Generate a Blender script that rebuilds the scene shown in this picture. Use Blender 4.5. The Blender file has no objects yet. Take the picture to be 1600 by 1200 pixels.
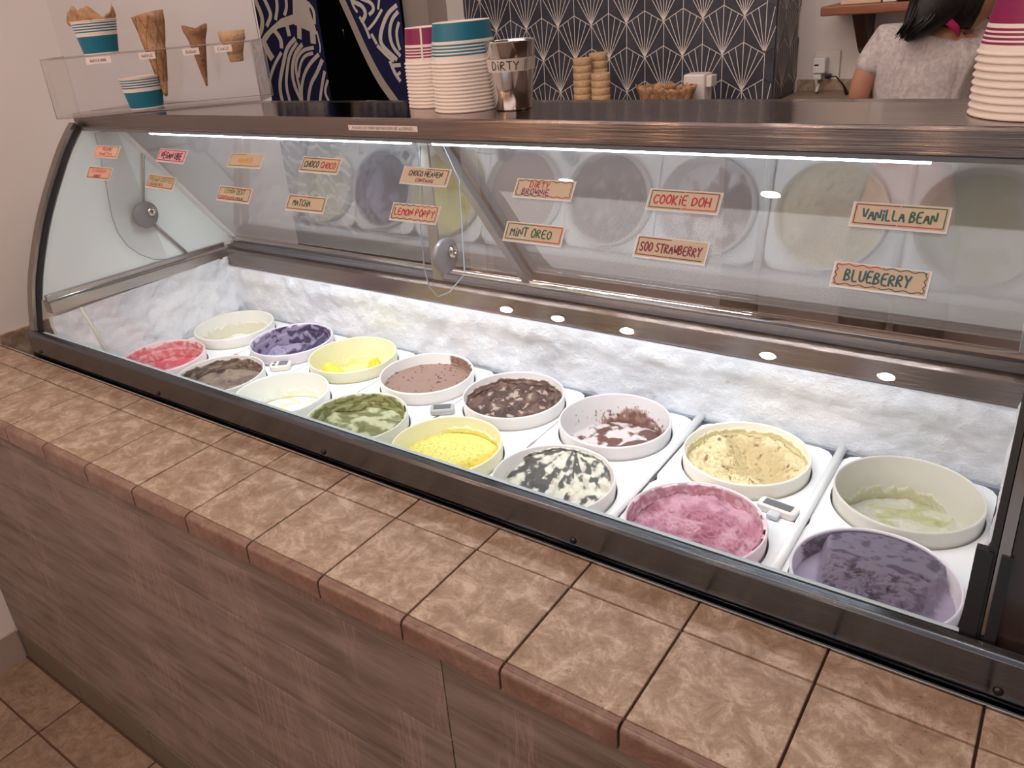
import bpy, bmesh, math, random
from mathutils import Vector, Matrix, noise
random.seed(7)
SC = bpy.context.scene
COL = SC.collection
PI = math.pi

# ---------------------------------------------------------------- camera
R0 = Vector((0.80462628, 0.5875519, -0.08578643))
D0 = Vector((0.17583792, -0.37377057, -0.91070115))
F0 = Vector((-0.56714863, 0.71768958, -0.40405953))
CAM = Vector((1.93423858, -0.694289915, 0.698696671))
FPX, CX, CY = 1251.92, 746.99, 550.0
cd = bpy.data.cameras.new('camera')
cam = bpy.data.objects.new('camera', cd); COL.objects.link(cam)
M = Matrix((R0, -D0, -F0)).transposed().to_4x4(); M.translation = CAM
cam.matrix_world = M
cd.sensor_fit = 'HORIZONTAL'; cd.sensor_width = 36; cd.lens = FPX/1600*36
cd.shift_x = (800-CX)/1600; cd.shift_y = -(600-CY)/1600
cd.clip_start = 0.02; cd.clip_end = 60
SC.camera = cam

def at(px, py, Y):
    """point of the vertical plane y = Y seen at a pixel of the photograph (used to read off positions)"""
    d = R0*((px-CX)/FPX)+D0*((py-CY)/FPX)+F0
    return CAM+d*((Y-CAM.y)/d.y)

# ---------------------------------------------------------------- light and exposure
W = bpy.data.worlds.new('world'); SC.world = W; W.use_nodes = True
W.node_tree.nodes['Background'].inputs[0].default_value = (0.80, 0.82, 0.88, 1)
W.node_tree.nodes['Background'].inputs[1].default_value = 0.45
vs = SC.view_settings
vs.view_transform = 'Standard'; vs.look = 'None'; vs.exposure = 0.0; vs.gamma = 1.0
vs.use_curve_mapping = False

def area(name, loc, size, power, col, rot=(0, 0, 0)):
    l = bpy.data.lights.new(name, 'AREA'); l.shape = 'RECTANGLE'; l.size = size[0]; l.size_y = size[1]
    l.energy = power; l.color = col
    o = bpy.data.objects.new(name, l); o.location = loc; o.rotation_euler = rot; COL.objects.link(o); return o
area('window_daylight', (1.6, -3.45, 0.55), (3.4, 2.1), 3.5, (0.86, 0.93, 1.0), (PI/2, 0, 0))
area('ceiling_fill_front', (1.3, -0.9, 1.70), (2.2, 0.7), 15, (0.98, 0.94, 0.94))  # added soft fill from above, without any fixture
def strip(name, x0, x1):
    o = area(name, ((x0+x1)/2, 0.378, 0.4725), (x1-x0, 0.012), 2.2*(x1-x0), (0.86, 0.93, 1.0), (math.radians(-18)+0.0, 0, 0))
    o.rotation_euler = (math.radians(12), 0, 0); o.data.spread = math.radians(112)
strip('led_strip_left', 0.20, 0.985); strip('led_strip_right', 1.038, 1.79)
area('ceiling_fill_back', (0.5, 1.0, 1.68), (2.8, 0.6), 19, (1.0, 0.90, 0.86), (math.radians(28), 0, 0))  # unseen fill tilted backwards, added to brighten curtain, hex tiles and worker

# ---------------------------------------------------------------- materials
def s2l(c):
    return tuple(((v/255)/12.92 if v/255 <= 0.04045 else ((v/255+0.055)/1.055)**2.4) for v in c)
MATS = {}
def mat(name, rgb, rough=0.6, metal=0.0, **kw):
    if name in MATS: return MATS[name]
    m = bpy.data.materials.new(name); m.use_nodes = True; MATS[name] = m
    b = m.node_tree.nodes['Principled BSDF']
    b.inputs['Base Color'].default_value = (*s2l(rgb), 1)
    b.inputs['Roughness'].default_value = rough; b.inputs['Metallic'].default_value = metal
    for k, v in kw.items():
        b.inputs[k.replace('_', ' ')].default_value = v
    return m
def N(m, t, **kw):
    n = m.node_tree.nodes.new(t)
    for k, v in kw.items(): setattr(n, k, v)
    return n
def L(m, a, b): m.node_tree.links.new(a, b)
def B(m): return m.node_tree.nodes['Principled BSDF']
def coords(m, scale=(1, 1, 1), rnd=False):
    tc = N(m, 'ShaderNodeTexCoord'); mp = N(m, 'ShaderNodeMapping'); mp.inputs['Scale'].default_value = scale
    L(m, tc.outputs['Object'], mp.inputs['Vector'])
    if rnd:
        oi = N(m, 'ShaderNodeObjectInfo'); mu = N(m, 'ShaderNodeMath', operation='MULTIPLY'); mu.inputs[1].default_value = 37.0
        L(m, oi.outputs['Random'], mu.inputs[0])
        cb = N(m, 'ShaderNodeCombineXYZ'); L(m, mu.outputs[0], cb.inputs[0]); L(m, mu.outputs[0], cb.inputs[1])
        L(m, cb.outputs[0], mp.inputs['Location'])
    return mp.outputs['Vector']
def noise_tex(m, vec, scale, detail=6, rough=0.6, dist=0.0):
    n = N(m, 'ShaderNodeTexNoise'); n.inputs['Scale'].default_value = scale; n.inputs['Detail'].default_value = detail
    n.inputs['Roughness'].default_value = rough; n.inputs['Distortion'].default_value = dist
    L(m, vec, n.inputs['Vector']); return n.outputs['Fac']
def ramp(m, fac, stops):
    r = N(m, 'ShaderNodeValToRGB'); L(m, fac, r.inputs[0]); e = r.color_ramp.elements
    while len(e) < len(stops): e.new(0.5)
    for i, (p, c) in enumerate(stops):
        e[i].position = p; e[i].color = (*(s2l(c) if max(c) > 1 else c), 1)
    return r.outputs['Color']
def mix(m, fac, a, b, mode='MIX'):
    x = N(m, 'ShaderNodeMix', data_type='RGBA', blend_type=mode)
    for s, v in ((0, fac), (6, a), (7, b)):
        if hasattr(v, 'links'): L(m, v, x.inputs[s])
        else: x.inputs[s].default_value = v if s == 0 else (*s2l(v), 1)
    return x.outputs[2]
def bump(m, fac, strength=0.2, dist=0.002):
    b = N(m, 'ShaderNodeBump'); b.inputs['Strength'].default_value = strength; b.inputs['Distance'].default_value = dist
    L(m, fac, b.inputs['Height']); L(m, b.outputs[0], B(m).inputs['Normal'])

def tile_mat(name, c0, c1, c2, dark, rough=0.42):
    m = mat(name, c1, rough)
    v = coords(m, (1, 1, 1), True)
    n1 = noise_tex(m, v, 26, 12, 0.80, 0.5); base = ramp(m, n1, [(0.38, c0), (0.50, c1), (0.62, c2)])
    n2 = noise_tex(m, v, 26, 8, 0.75, 1.2); f2 = ramp(m, n2, [(0.56, (0, 0, 0)), (0.66, (1, 1, 1))])
    n2b = noise_tex(m, v, 7, 3, 0.5); f2b = ramp(m, n2b, [(0.50, (0, 0, 0)), (0.62, (1, 1, 1))])
    mm = N(m, 'ShaderNodeMath', operation='MULTIPLY'); L(m, f2, mm.inputs[0]); L(m, f2b, mm.inputs[1])
    m2 = N(m, 'ShaderNodeMath', operation='MULTIPLY'); L(m, mm.outputs[0], m2.inputs[0]); m2.inputs[1].default_value = 0.8
    c = mix(m, m2.outputs[0], base, dark)
    n3 = noise_tex(m, v, 120, 4, 0.7); f3 = ramp(m, n3, [(0.60, (0, 0, 0)), (0.68, (1, 1, 1))])
    m3 = N(m, 'ShaderNodeMath', operation='MULTIPLY'); L(m, f3, m3.inputs[0]); m3.inputs[1].default_value = 0.6
    c = mix(m, m3.outputs[0], c, dark)
    L(m, c, B(m).inputs['Base Color']); bump(m, n1, 0.25, 0.0012)
    return m
TILE = tile_mat('travertine_tile', (138, 114, 94), (164, 140, 120), (200, 180, 164), (104, 86, 70))
EDGE = tile_mat('edge_tile', (112, 84, 72), (130, 102, 90), (150, 122, 110), (96, 66, 54), 0.35)
FLOORT = tile_mat('floor_tile', (120, 98, 82), (142, 120, 102), (160, 138, 120), (110, 78, 58), 0.5)
GROUT = mat('grout', (92, 66, 54), 0.9)

def plank_mat(name='whitewashed_plank'):
    m = mat(name, (150, 128, 120), 0.62)
    v = coords(m, (1.2, 1, 9), True)
    n1 = noise_tex(m, v, 4.5, 6, 0.6, 0.3); base = ramp(m, n1, [(0.30, (104, 88, 80)), (0.50, (130, 114, 106)), (0.72, (148, 134, 126))])
    v2 = coords(m, (2.2, 1, 26), True)
    n2 = noise_tex(m, v2, 9, 6, 0.7, 0.5); f2 = ramp(m, n2, [(0.58, (0, 0, 0)), (0.70, (1, 1, 1))])
    m2 = N(m, 'ShaderNodeMath', operation='MULTIPLY'); L(m, f2, m2.inputs[0]); m2.inputs[1].default_value = 0.5
    c = mix(m, m2.outputs[0], base, (80, 62, 54))
    v3 = coords(m, (55, 1, 3), True)
    n3 = noise_tex(m, v3, 6, 4, 0.6, 0.2); f3 = ramp(m, n3, [(0.46, (0, 0, 0)), (0.60, (1, 1, 1))])
    n4 = noise_tex(m, coords(m, (3, 1, 0.6), True), 2.4, 2, 0.5); f4 = ramp(m, n4, [(0.52, (0, 0, 0)), (0.60, (1, 1, 1))])
    mm = N(m, 'ShaderNodeMath', operation='MULTIPLY'); L(m, f3, mm.inputs[0]); L(m, f4, mm.inputs[1])
    mq = N(m, 'ShaderNodeMath', operation='MULTIPLY'); L(m, mm.outputs[0], mq.inputs[0]); mq.inputs[1].default_value = 0.45
    c = mix(m, mq.outputs[0], c, (176, 152, 142))
    L(m, c, B(m).inputs['Base Color']); bump(m, n2, 0.25, 0.0015)
    return m
PLANK = plank_mat()

def brushed(name, rgb, rough=0.12, axis=(1, 0, 0), k=1.1):
    """brushed metal: fine grooves along one axis tip the normal to and fro across it"""
    m = mat(name, rgb, rough, 1.0); b = B(m)
    v = coords(m, tuple(6 if a else 12000 for a in axis))
    n = N(m, 'ShaderNodeTexNoise'); n.inputs['Scale'].default_value = 1.0; n.inputs['Detail'].default_value = 1.0; L(m, v, n.inputs['Vector'])
    sb = N(m, 'ShaderNodeMath', operation='SUBTRACT'); L(m, n.outputs['Fac'], sb.inputs[0]); sb.inputs[1].default_value = 0.5
    ml = N(m, 'ShaderNodeMath', operation='MULTIPLY'); L(m, sb.outputs[0], ml.inputs[0]); ml.inputs[1].default_value = k
    cb = N(m, 'ShaderNodeCombineXYZ')
    for i in range(3):
        if not axis[i]: L(m, ml.outputs[0], cb.inputs[i])
    g_ = N(m, 'ShaderNodeNewGeometry'); ad = N(m, 'ShaderNodeVectorMath', operation='ADD'); L(m, g_.outputs['Normal'], ad.inputs[0]); L(m, cb.outputs[0], ad.inputs[1])
    nm = N(m, 'ShaderNodeVectorMath', operation='NORMALIZE'); L(m, ad.outputs[0], nm.inputs[0]); L(m, nm.outputs[0], b.inputs['Normal'])
    return m
STEELT = brushed('polished_hood_top', (150, 138, 132), 0.09, (1, 0, 0), 0.35)
STEEL = brushed('brushed_steel', (134, 124, 120), 0.13, (1, 0, 0), 1.9)
STEELD = brushed('dark_brushed_steel', (108, 112, 118), 0.16, (1, 0, 0), 1.2)
STEELY = brushed('brushed_steel_side', (180, 176, 172), 0.16, (0, 1, 0))
STEELZ = brushed('brushed_steel_post', (150, 140, 134), 0.18, (0, 0, 1))
CHROME = mat('polished_steel', (214, 210, 208), 0.09, 1.0)
BLACK = mat('black_rubber', (28, 30, 34), 0.45)
BLACKP = mat('black_plastic', (20, 20, 22), 0.35)
GREYP = mat('grey_plastic', (176, 178, 180), 0.4)
WHITEP = mat('white_plastic', (240, 240, 240), 0.32)
CREAMP = mat('cream_white_plastic', (232, 226, 220), 0.4)

def frost_mat():
    m = mat('frost', (228, 232, 240), 0.55)
    n = noise_tex(m, coords(m), 7, 6, 0.6, 0.4)
    L(m, ramp(m, n, [(0.35, (226, 232, 240)), (0.55, (240, 243, 248)), (0.72, (250, 250, 252))]), B(m).inputs['Base Color'])
    n2 = noise_tex(m, coords(m), 90, 6, 0.7); bump(m, n2, 0.8, 0.006)
    return m
FROST = frost_mat()
def wall_mat(name, rgb):
    m = mat(name, rgb, 0.75); n = noise_tex(m, coords(m), 40, 4, 0.6); bump(m, n, 0.05, 0.001); return m
WALLM = wall_mat('painted_wall', (238, 230, 228))
WALLW = wall_mat('white_wall', (234, 226, 222))
CEILM = wall_mat('ceiling_paint', (206, 190, 178))
DARKM = mat('unlit_room_black', (10, 10, 12), 0.9)

def glass_mat(name, tint=(1, 1, 1), ior=1.45, rough=0.0, extra=0.0, mist=0.0):
    m = bpy.data.materials.new(name); m.use_nodes = True; nt = m.node_tree; nt.nodes.remove(nt.nodes['Principled BSDF'])
    out = nt.nodes['Material Output']
    t = N(m, 'ShaderNodeBsdfTransparent'); t.inputs[0].default_value = (*tint, 1)
    g = N(m, 'ShaderNodeBsdfGlossy'); g.inputs['Roughness'].default_value = rough
    # thin sheet reflectance (Schlick), the same from either side of the pane
    lw = N(m, 'ShaderNodeLayerWeight'); lw.inputs[0].default_value = 0.5
    pw = N(m, 'ShaderNodeMath', operation='POWER'); L(m, lw.outputs['Facing'], pw.inputs[0]); pw.inputs[1].default_value = 5.0
    f0 = ((ior-1)/(ior+1))**2
    ml = N(m, 'ShaderNodeMath', operation='MULTIPLY_ADD'); L(m, pw.outputs[0], ml.inputs[0]); ml.inputs[1].default_value = 1-f0; ml.inputs[2].default_value = f0
    fac = ml.outputs[0]
    if extra:
        a = N(m, 'ShaderNodeMath', operation='ADD', use_clamp=True); L(m, fac, a.inputs[0]); a.inputs[1].default_value = extra; fac = a.outputs[0]
    x = N(m, 'ShaderNodeMixShader'); L(m, fac, x.inputs[0]); L(m, t.outputs[0], x.inputs[1]); L(m, g.outputs[0], x.inputs[2])
    res = x.outputs[0]
    if mist:      # thin film of condensation on the pane
        d = N(m, 'ShaderNodeBsdfDiffuse'); d.inputs[0].default_value = (0.86, 0.87, 0.90, 1)
        tr_ = N(m, 'ShaderNodeBsdfTranslucent'); tr_.inputs[0].default_value = (0.86, 0.87, 0.90, 1)
        a1 = N(m, 'ShaderNodeMixShader'); a1.inputs[0].default_value = 0.4; L(m, d.outputs[0], a1.inputs[1]); L(m, tr_.outputs[0], a1.inputs[2])
        a2 = N(m, 'ShaderNodeMixShader'); a2.inputs[0].default_value = mist; L(m, res, a2.inputs[1]); L(m, a1.outputs[0], a2.inputs[2]); res = a2.outputs[0]
    L(m, res, out.inputs[0]); return m
GLASS = glass_mat('clear_glass', (0.985, 0.99, 0.988), 1.42)
MIRRG = glass_mat('coated_door_glass', (0.92, 0.93, 0.95), 1.45, 0.02, 0.09, 0.13)
ACRYL = glass_mat('clear_acrylic', (0.985, 0.975, 0.975), 1.35)
GEDGE = mat('glass_edge', (150, 158, 166), 0.25)
def emis(name, rgb, s):
    m = bpy.data.materials.new(name); m.use_nodes = True; b = B(m)
    b.inputs['Base Color'].default_value = (0, 0, 0, 1); b.inputs['Emission Color'].default_value = (*rgb, 1); b.inputs['Emission Strength'].default_value = s
    return m
LED = emis('led_tube_light', (0.86, 0.93, 1.0), 16)
WARM = emis('warm_bulb', (1.0, 0.80, 0.66), 130); HOT = emis('bright_warm_bulb', (1.0, 0.62, 0.38), 230)
def attr_mat(name, rough=0.6, bscale=60, bstr=0.3, sss=0.0):
    m = mat(name, (200, 200, 200), rough)
    a = N(m, 'ShaderNodeVertexColor', layer_name='Col'); L(m, a.outputs[0], B(m).inputs['Base Color'])
    n = noise_tex(m, coords(m), bscale, 5, 0.65); bump(m, n, bstr, 0.003); return m
ICE = attr_mat('ice_cream_surface', 0.55, 160, 0.35)

# ---------------------------------------------------------------- mesh helpers
class MB:
    def __init__(s): s.v = []; s.f = []; s.mi = []; s.sm = []
    def add(s, vs, fs, mi=0, sm=False):
        k = len(s.v); s.v += [tuple(v) for v in vs]
        for f in fs: s.f.append(tuple(i+k for i in f)); s.mi.append(mi); s.sm.append(sm)
        return s
    def box(s, a, b, mi=0, M=None):
        x0, y0, z0 = a; x1, y1, z1 = b
        vs = [Vector(p) for p in ((x0,y0,z0),(x1,y0,z0),(x1,y1,z0),(x0,y1,z0),(x0,y0,z1),(x1,y0,z1),(x1,y1,z1),(x0,y1,z1))]
        if M: vs = [M @ v for v in vs]
        return s.add(vs, [(0,3,2,1),(4,5,6,7),(0,1,5,4),(1,2,6,5),(2,3,7,6),(3,0,4,7)], mi)
    def lathe(s, prof, n=32, M=None, mi=0, close=True, sm=True, a0=0, a1=2*PI):
        vs = []; full = abs(a1-a0-2*PI) < 1e-6; m = n if full else n+1
        for r, z in prof:
            for i in range(m):
                a = a0+(a1-a0)*i/n; v = Vector((r*math.cos(a), r*math.sin(a), z)); vs.append(M @ v if M else v)
        fs = []
        for j in range(len(prof)-1):
            for i in range(n):
                i2 = (i+1) % m
                fs.append((j*m+i, j*m+i2, (j+1)*m+i2, (j+1)*m+i))
        s.add(vs, fs, mi, sm); return s
    def tube(s, pts, r, n=8, mi=0, caps=True, sm=True):
        pts = [Vector(p) for p in pts]; rs = r if isinstance(r, (list, tuple)) else [r]*len(pts)
        vs = []; up = None
        for i, p in enumerate(pts):
            t = (pts[min(i+1, len(pts)-1)]-pts[max(i-1, 0)]).normalized()
            if up is None: up = t.orthogonal().normalized()
            up = (up-t*up.dot(t)).normalized(); w = t.cross(up)
            for k in range(n):
                a = 2*PI*k/n; vs.append(p+(up*math.cos(a)+w*math.sin(a))*rs[i])
        fs = [(i*n+k, i*n+(k+1) % n, (i+1)*n+(k+1) % n, (i+1)*n+k) for i in range(len(pts)-1) for k in range(n)]
        if caps: fs += [tuple(range(n))[::-1], tuple((len(pts)-1)*n+k for k in range(n))]
        return s.add(vs, fs, mi, sm)
    def sheet(s, rows, mi=0, sm=True):
        n = len(rows[0]); vs = [p for r in rows for p in r]
        return s.add(vs, [(i*n+j, i*n+j+1, (i+1)*n+j+1, (i+1)*n+j) for i in range(len(rows)-1) for j in range(n-1)], mi, sm)
    def prism(s, poly, f0, f1, mi=0):
        """poly: 2D list; f0/f1 map a 2D point to 3D for both faces"""
        n = len(poly); vs = [f0(*p) for p in poly]+[f1(*p) for p in poly]
        return s.add(vs, [tuple(range(n))[::-1], tuple(range(n, 2*n))]+[(i, (i+1) % n, n+(i+1) % n, n+i) for i in range(n)], mi)
    def build(s, name, mats, parent=None, bevel=0.0, solid=0.0, off=0.0, autosm=False, loc=None, segs=2):
        me = bpy.data.meshes.new(name); me.from_pydata(s.v, [], s.f)
        for m in (mats if isinstance(mats, (list, tuple)) else [mats]): me.materials.append(m)
        me.polygons.foreach_set('material_index', s.mi); me.polygons.foreach_set('use_smooth', s.sm)
        if loc is not None: me.transform(Matrix.Translation(-Vector(loc)))
        bm = bmesh.new(); bm.from_mesh(me); bmesh.ops.recalc_face_normals(bm, faces=bm.faces); bm.to_mesh(me); bm.free()
        me.update()
        o = bpy.data.objects.new(name, me); COL.objects.link(o)
        if loc is not None: o.location = loc
        if parent: o.parent = parent
        if bevel:
            md = o.modifiers.new('bevel', 'BEVEL'); md.width = bevel; md.segments = segs; md.limit_method = 'ANGLE'
        if solid:
            md = o.modifiers.new('solid', 'SOLIDIFY'); md.thickness = solid; md.offset = off
        return o
def box(name, a, b, m, parent=None, bevel=0.0): return MB().box(a, b).build(name, m, parent, bevel)
def tag(o, label, cat, group=None, kind=None):
    o['label'] = label; o['category'] = cat
    if group: o['group'] = group
    if kind: o['kind'] = kind
    return o
def empty(name, loc, label, cat, group=None, rz=0):
    o = bpy.data.objects.new(name, None); COL.objects.link(o); o.location = loc; o.rotation_euler = (0, 0, rz); o.empty_display_size = 0.05
    return tag(o, label, cat, group)
def struct(o): o['kind'] = 'structure'; return o
def world_parent(o, root):
    """parent a mesh built in world coordinates to an Empty that is only translated / turned about z"""
    o.parent = root; o.matrix_parent_inverse = (Matrix.Translation(root.location) @ Matrix.Rotation(root.rotation_euler.z, 4, 'Z')).inverted(); return o
def copy_tree(o, parent=None):
    c = o.copy(); COL.objects.link(c)
    if parent: c.parent = parent
    for ch in list(o.children): copy_tree(ch, c)
    return c

# ---------------------------------------------------------------- hand lettering (marker strokes)
GL = {
'A': [[(0,0),(.5,1),(1,0)],[(.2,.38),(.8,.38)]], 'B': [[(0,0),(0,1),(.7,.95),(.75,.65),(0,.52),(.85,.42),(.85,.08),(0,0)]],
'C': [[(.95,.85),(.6,1),(.15,.8),(0,.4),(.25,.03),(.7,0),(.98,.2)]], 'D': [[(0,0),(0,1),(.65,.9),(1,.5),(.65,.08),(0,0)]],
'E': [[(.9,1),(.05,1),(0,0),(.95,0)],[(.03,.52),(.75,.52)]], 'F': [[(.9,1),(.05,1),(0,0)],[(.03,.52),(.7,.52)]],
'G': [[(.95,.85),(.5,1),(.05,.7),(.05,.25),(.45,0),(.95,.15),(.95,.45),(.55,.45)]], 'H': [[(0,1),(0,0)],[(.95,1),(.95,0)],[(0,.5),(.95,.5)]],
'I': [[(.5,1),(.5,0)]], 'i': [[(.5,.62),(.5,0)],[(.5,.95),(.52,.85)]], 'K': [[(0,1),(0,0)],[(.85,1),(.02,.45),(.95,0)]], 'L': [[(.05,1),(.05,0),(.9,0)]],
'M': [[(0,0),(.05,1),(.5,.35),(.95,1),(1,0)]], 'N': [[(0,0),(.02,1),(.95,0),(.98,1)]],
'O': [[(.5,1),(.1,.8),(0,.45),(.2,.08),(.55,0),(.95,.25),(.98,.65),(.8,.93),(.5,1)]], 'P': [[(0,0),(.02,1),(.75,.92),(.8,.6),(.02,.45)]],
'R': [[(0,0),(.02,1),(.75,.92),(.78,.62),(.02,.5),(.9,0)]], 'S': [[(.9,.88),(.5,1),(.1,.82),(.2,.57),(.8,.42),(.88,.15),(.5,0),(.05,.12)]],
'T': [[(0,1),(1,1)],[(.5,1),(.5,0)]], 'U': [[(0,1),(.03,.25),(.4,0),(.85,.2),(.95,1)]], 'V': [[(0,1),(.48,0),(1,1)]],
'W': [[(0,1),(.25,0),(.5,.7),(.75,0),(1,1)]], 'X': [[(0,0),(1,1)],[(0,1),(1,0)]], 'Y': [[(0,1),(.5,.5),(1,1)],[(.5,.5),(.4,0)]],
'Z': [[(0,1),(.95,1),(0,0),(1,0)]], '|': [[(.5,1.05),(.5,0)]],
}
def strokes(text, w, h, jit=0.03, seed=1):
    """letters fitted to a w x h box at the origin"""
    rr = random.Random(seed); out = []; adv = 0; items = []
    for ch in text:
        if ch == ' ': adv += 0.75; continue
        wd = 0.35 if ch in 'Ii|' else 1.0
        items.append((ch, adv, wd)); adv += wd+0.34
    k = w/max(adv-0.34, 0.1)
    for ch, a, wd in items:
        dy = rr.uniform(-0.05, 0.05); sc = rr.uniform(0.92, 1.06)
        for st in GL[ch]:
            pts = []
            for x, y in st:
                if ch in 'Ii|': x -= .3
                pts.append(((a+x*(1.0))*k, (y*sc+dy+rr.uniform(-jit, jit))*h))
            out.append(pts)
    return out
def smooth2(pts, n=2):
    for _ in range(n):
        q = [pts[0]]
        for a, b in zip(pts, pts[1:]):
            q += [(a[0]*.75+b[0]*.25, a[1]*.75+b[1]*.25), (a[0]*.25+b[0]*.75, a[1]*.25+b[1]*.75)]
        q.append(pts[-1]); pts = q
    return pts
def ribbon(mb, pts, wd, f, mi=0, taper=False):
    """flat stroke of width wd along 2D pts, mapped to 3D by f(u, v)"""
    n = len(pts); Lf, Rt = [], []
    for i, p in enumerate(pts):
        a = pts[max(i-1, 0)]; b = pts[min(i+1, n-1)]; dx, dy = b[0]-a[0], b[1]-a[1]; l = math.hypot(dx, dy) or 1
        w = wd/2*(0.55 if taper and i in (0, n-1) else 1)
        nx, ny = -dy/l*w, dx/l*w; ex = (dx/l*wd*.3, dy/l*wd*.3) if i in (0, n-1) else (0, 0); sg = -1 if i == 0 else 1
        Lf.append(f(p[0]+nx+ex[0]*sg, p[1]+ny+ex[1]*sg)); Rt.append(f(p[0]-nx+ex[0]*sg, p[1]-ny+ex[1]*sg))
    mb.sheet([Lf, Rt], mi, False)

# ================================================================ SETTING
ZF = -0.875
Y_PAN = -0.142
XW = -0.205
CEIL = 1.76
def wallbox(name, a, b, m): return struct(box(name, a, b, m))
fl = wallbox('floor', (-2.0, -3.6, ZF-0.1), (4.2, 3.6, ZF), GROUT)
wallbox('ceiling', (-2.0, -3.6, CEIL), (4.2, 3.6, CEIL+0.1), CEILM)
wl = wallbox('wall_left', (XW-0.12, -3.6, ZF), (XW, 1.07, CEIL), WALLM)
wallbox('wall_right', (4.1, -3.6, ZF), (4.2, 3.6, CEIL), WALLW)
wb = wallbox('wall_back', (1.03, 2.46, ZF), (4.1, 2.56, CEIL), WALLW)
wallbox('wall_back_left', (-0.395, 2.26, ZF), (-0.262, 2.36, CEIL), WALLW)
wallbox('wall_passage', (-2.0, 0.95, ZF), (XW-0.12, 1.07, CEIL), WALLW)
wallbox('wall_passage_end', (-2.0, 1.07, ZF), (-1.9, 2.26, CEIL), WALLW)
# store room behind the curtain; near-black walls paint in its lack of light
mb = MB()
mb.box((-2.0, 2.26, ZF), (-1.75, 2.36, CEIL)); mb.box((-1.9, 3.4, ZF), (-0.2, 3.5, CEIL)); mb.box((-2.0, 2.36, ZF), (-1.9, 3.5, CEIL)); mb.box((-0.36, 2.37, ZF), (-0.26, 3.5, CEIL))
struct(mb.build('wall_store_room', DARKM))
# shop front with a large window opening
mb = MB(); mb.box((-0.2, -3.6, ZF), (4.2, -3.52, -0.55)); mb.box((-0.2, -3.6, 1.55), (4.2, -3.52, CEIL)); mb.box((-0.2, -3.6, -0.55), (0.0, -3.52, 1.55)); mb.box((3.3, -3.6, -0.55), (4.2, -3.52, 1.55))
struct(mb.build('wall_front', WALLW))
# door frame (grey) between curtain and white wall
struct(box('trim_1', (-0.53, 2.13, ZF), (-0.395, 2.36, CEIL), mat('grey_frame', (172, 158, 152), 0.5)))

# floor tiles
fx = [0.095+0.333*k for k in range(-1, 9)]
fy = [Y_PAN-0.005, -0.262]+[-0.262-0.333*k for k in range(1, 10)]
g = 0.0025; cnt = 0
for j in range(len(fy)-1):
    for i in range(len(fx)-1):
        x0 = max(fx[i], XW); x1 = fx[i+1]
        if j > 4 or (i > 5): continue
        o = box('tile', (x0+g, fy[j+1]+g, ZF-0.002), (x1-g, fy[j]-g, ZF+0.004), FLOORT, None, 0.0015)
        o.parent = fl
mb = MB()
for j in range(len(fy)-1):
    for i in range(len(fx)-1):
        if j > 4 or (i > 5): mb.box((fx[i]+g, fy[j+1]+g, ZF-0.002), (fx[i+1]-g, fy[j]-g, ZF+0.004))
o = mb.build('far_tiles', FLOORT, fl); o['kind'] = 'stuff'
# wall skirting tile at the left wall
for k in range(4):
    y1 = Y_PAN-0.006-0.333*k
    o = box('tile', (XW, y1-0.330, ZF), (XW+0.008, y1, ZF+0.10), mat('skirting_tile', (176, 160, 152), 0.5), wl, 0.001)
# tile upstand on the wall beside the freezer
for k in range(2):
    o = box('tile', (XW, 0.062+0.28*k, -0.16), (XW+0.009, 0.062+0.28*k+0.277, 0.021), TILE, wl, 0.0012)

# ---------------------------------------------------------------- hexagon tiled column
hexc = struct(box('wall_tiled', (-0.262, 2.212, ZF), (1.03, 2.50, CEIL), mat('white_grout', (196, 184, 176), 0.8)))
HW, HR = 0.1467, 0.1215
HH = HR/0.75
NAVY = mat('navy_tile', (58, 58, 70), 0.38)
_n = noise_tex(NAVY, coords(NAVY, rnd=True), 9, 4, 0.6); L(NAVY, ramp(NAVY, _n, [(0.3, (50, 50, 62)), (0.7, (74, 74, 86))]), B(NAVY).inputs['Base Color'])
RAYM = mat('tile_line', (232, 222, 216), 0.5)
def clip_poly(poly, x0, x1):
    def cl(ps, f, ip):
        out = []
        for i, p in enumerate(ps):
            q = ps[(i+1) % len(ps)]
            if f(p): out.append(p)
            if f(p) != f(q): out.append(ip(p, q))
        return out
    def at_x(xc): return lambda p, q: (xc, p[1]+(q[1]-p[1])*(xc-p[0])/(q[0]-p[0]))
    poly = cl(poly, lambda p: p[0] >= x0, at_x(x0))
    if len(poly) > 2: poly = cl(poly, lambda p: p[0] <= x1, at_x(x1))
    return poly
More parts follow.
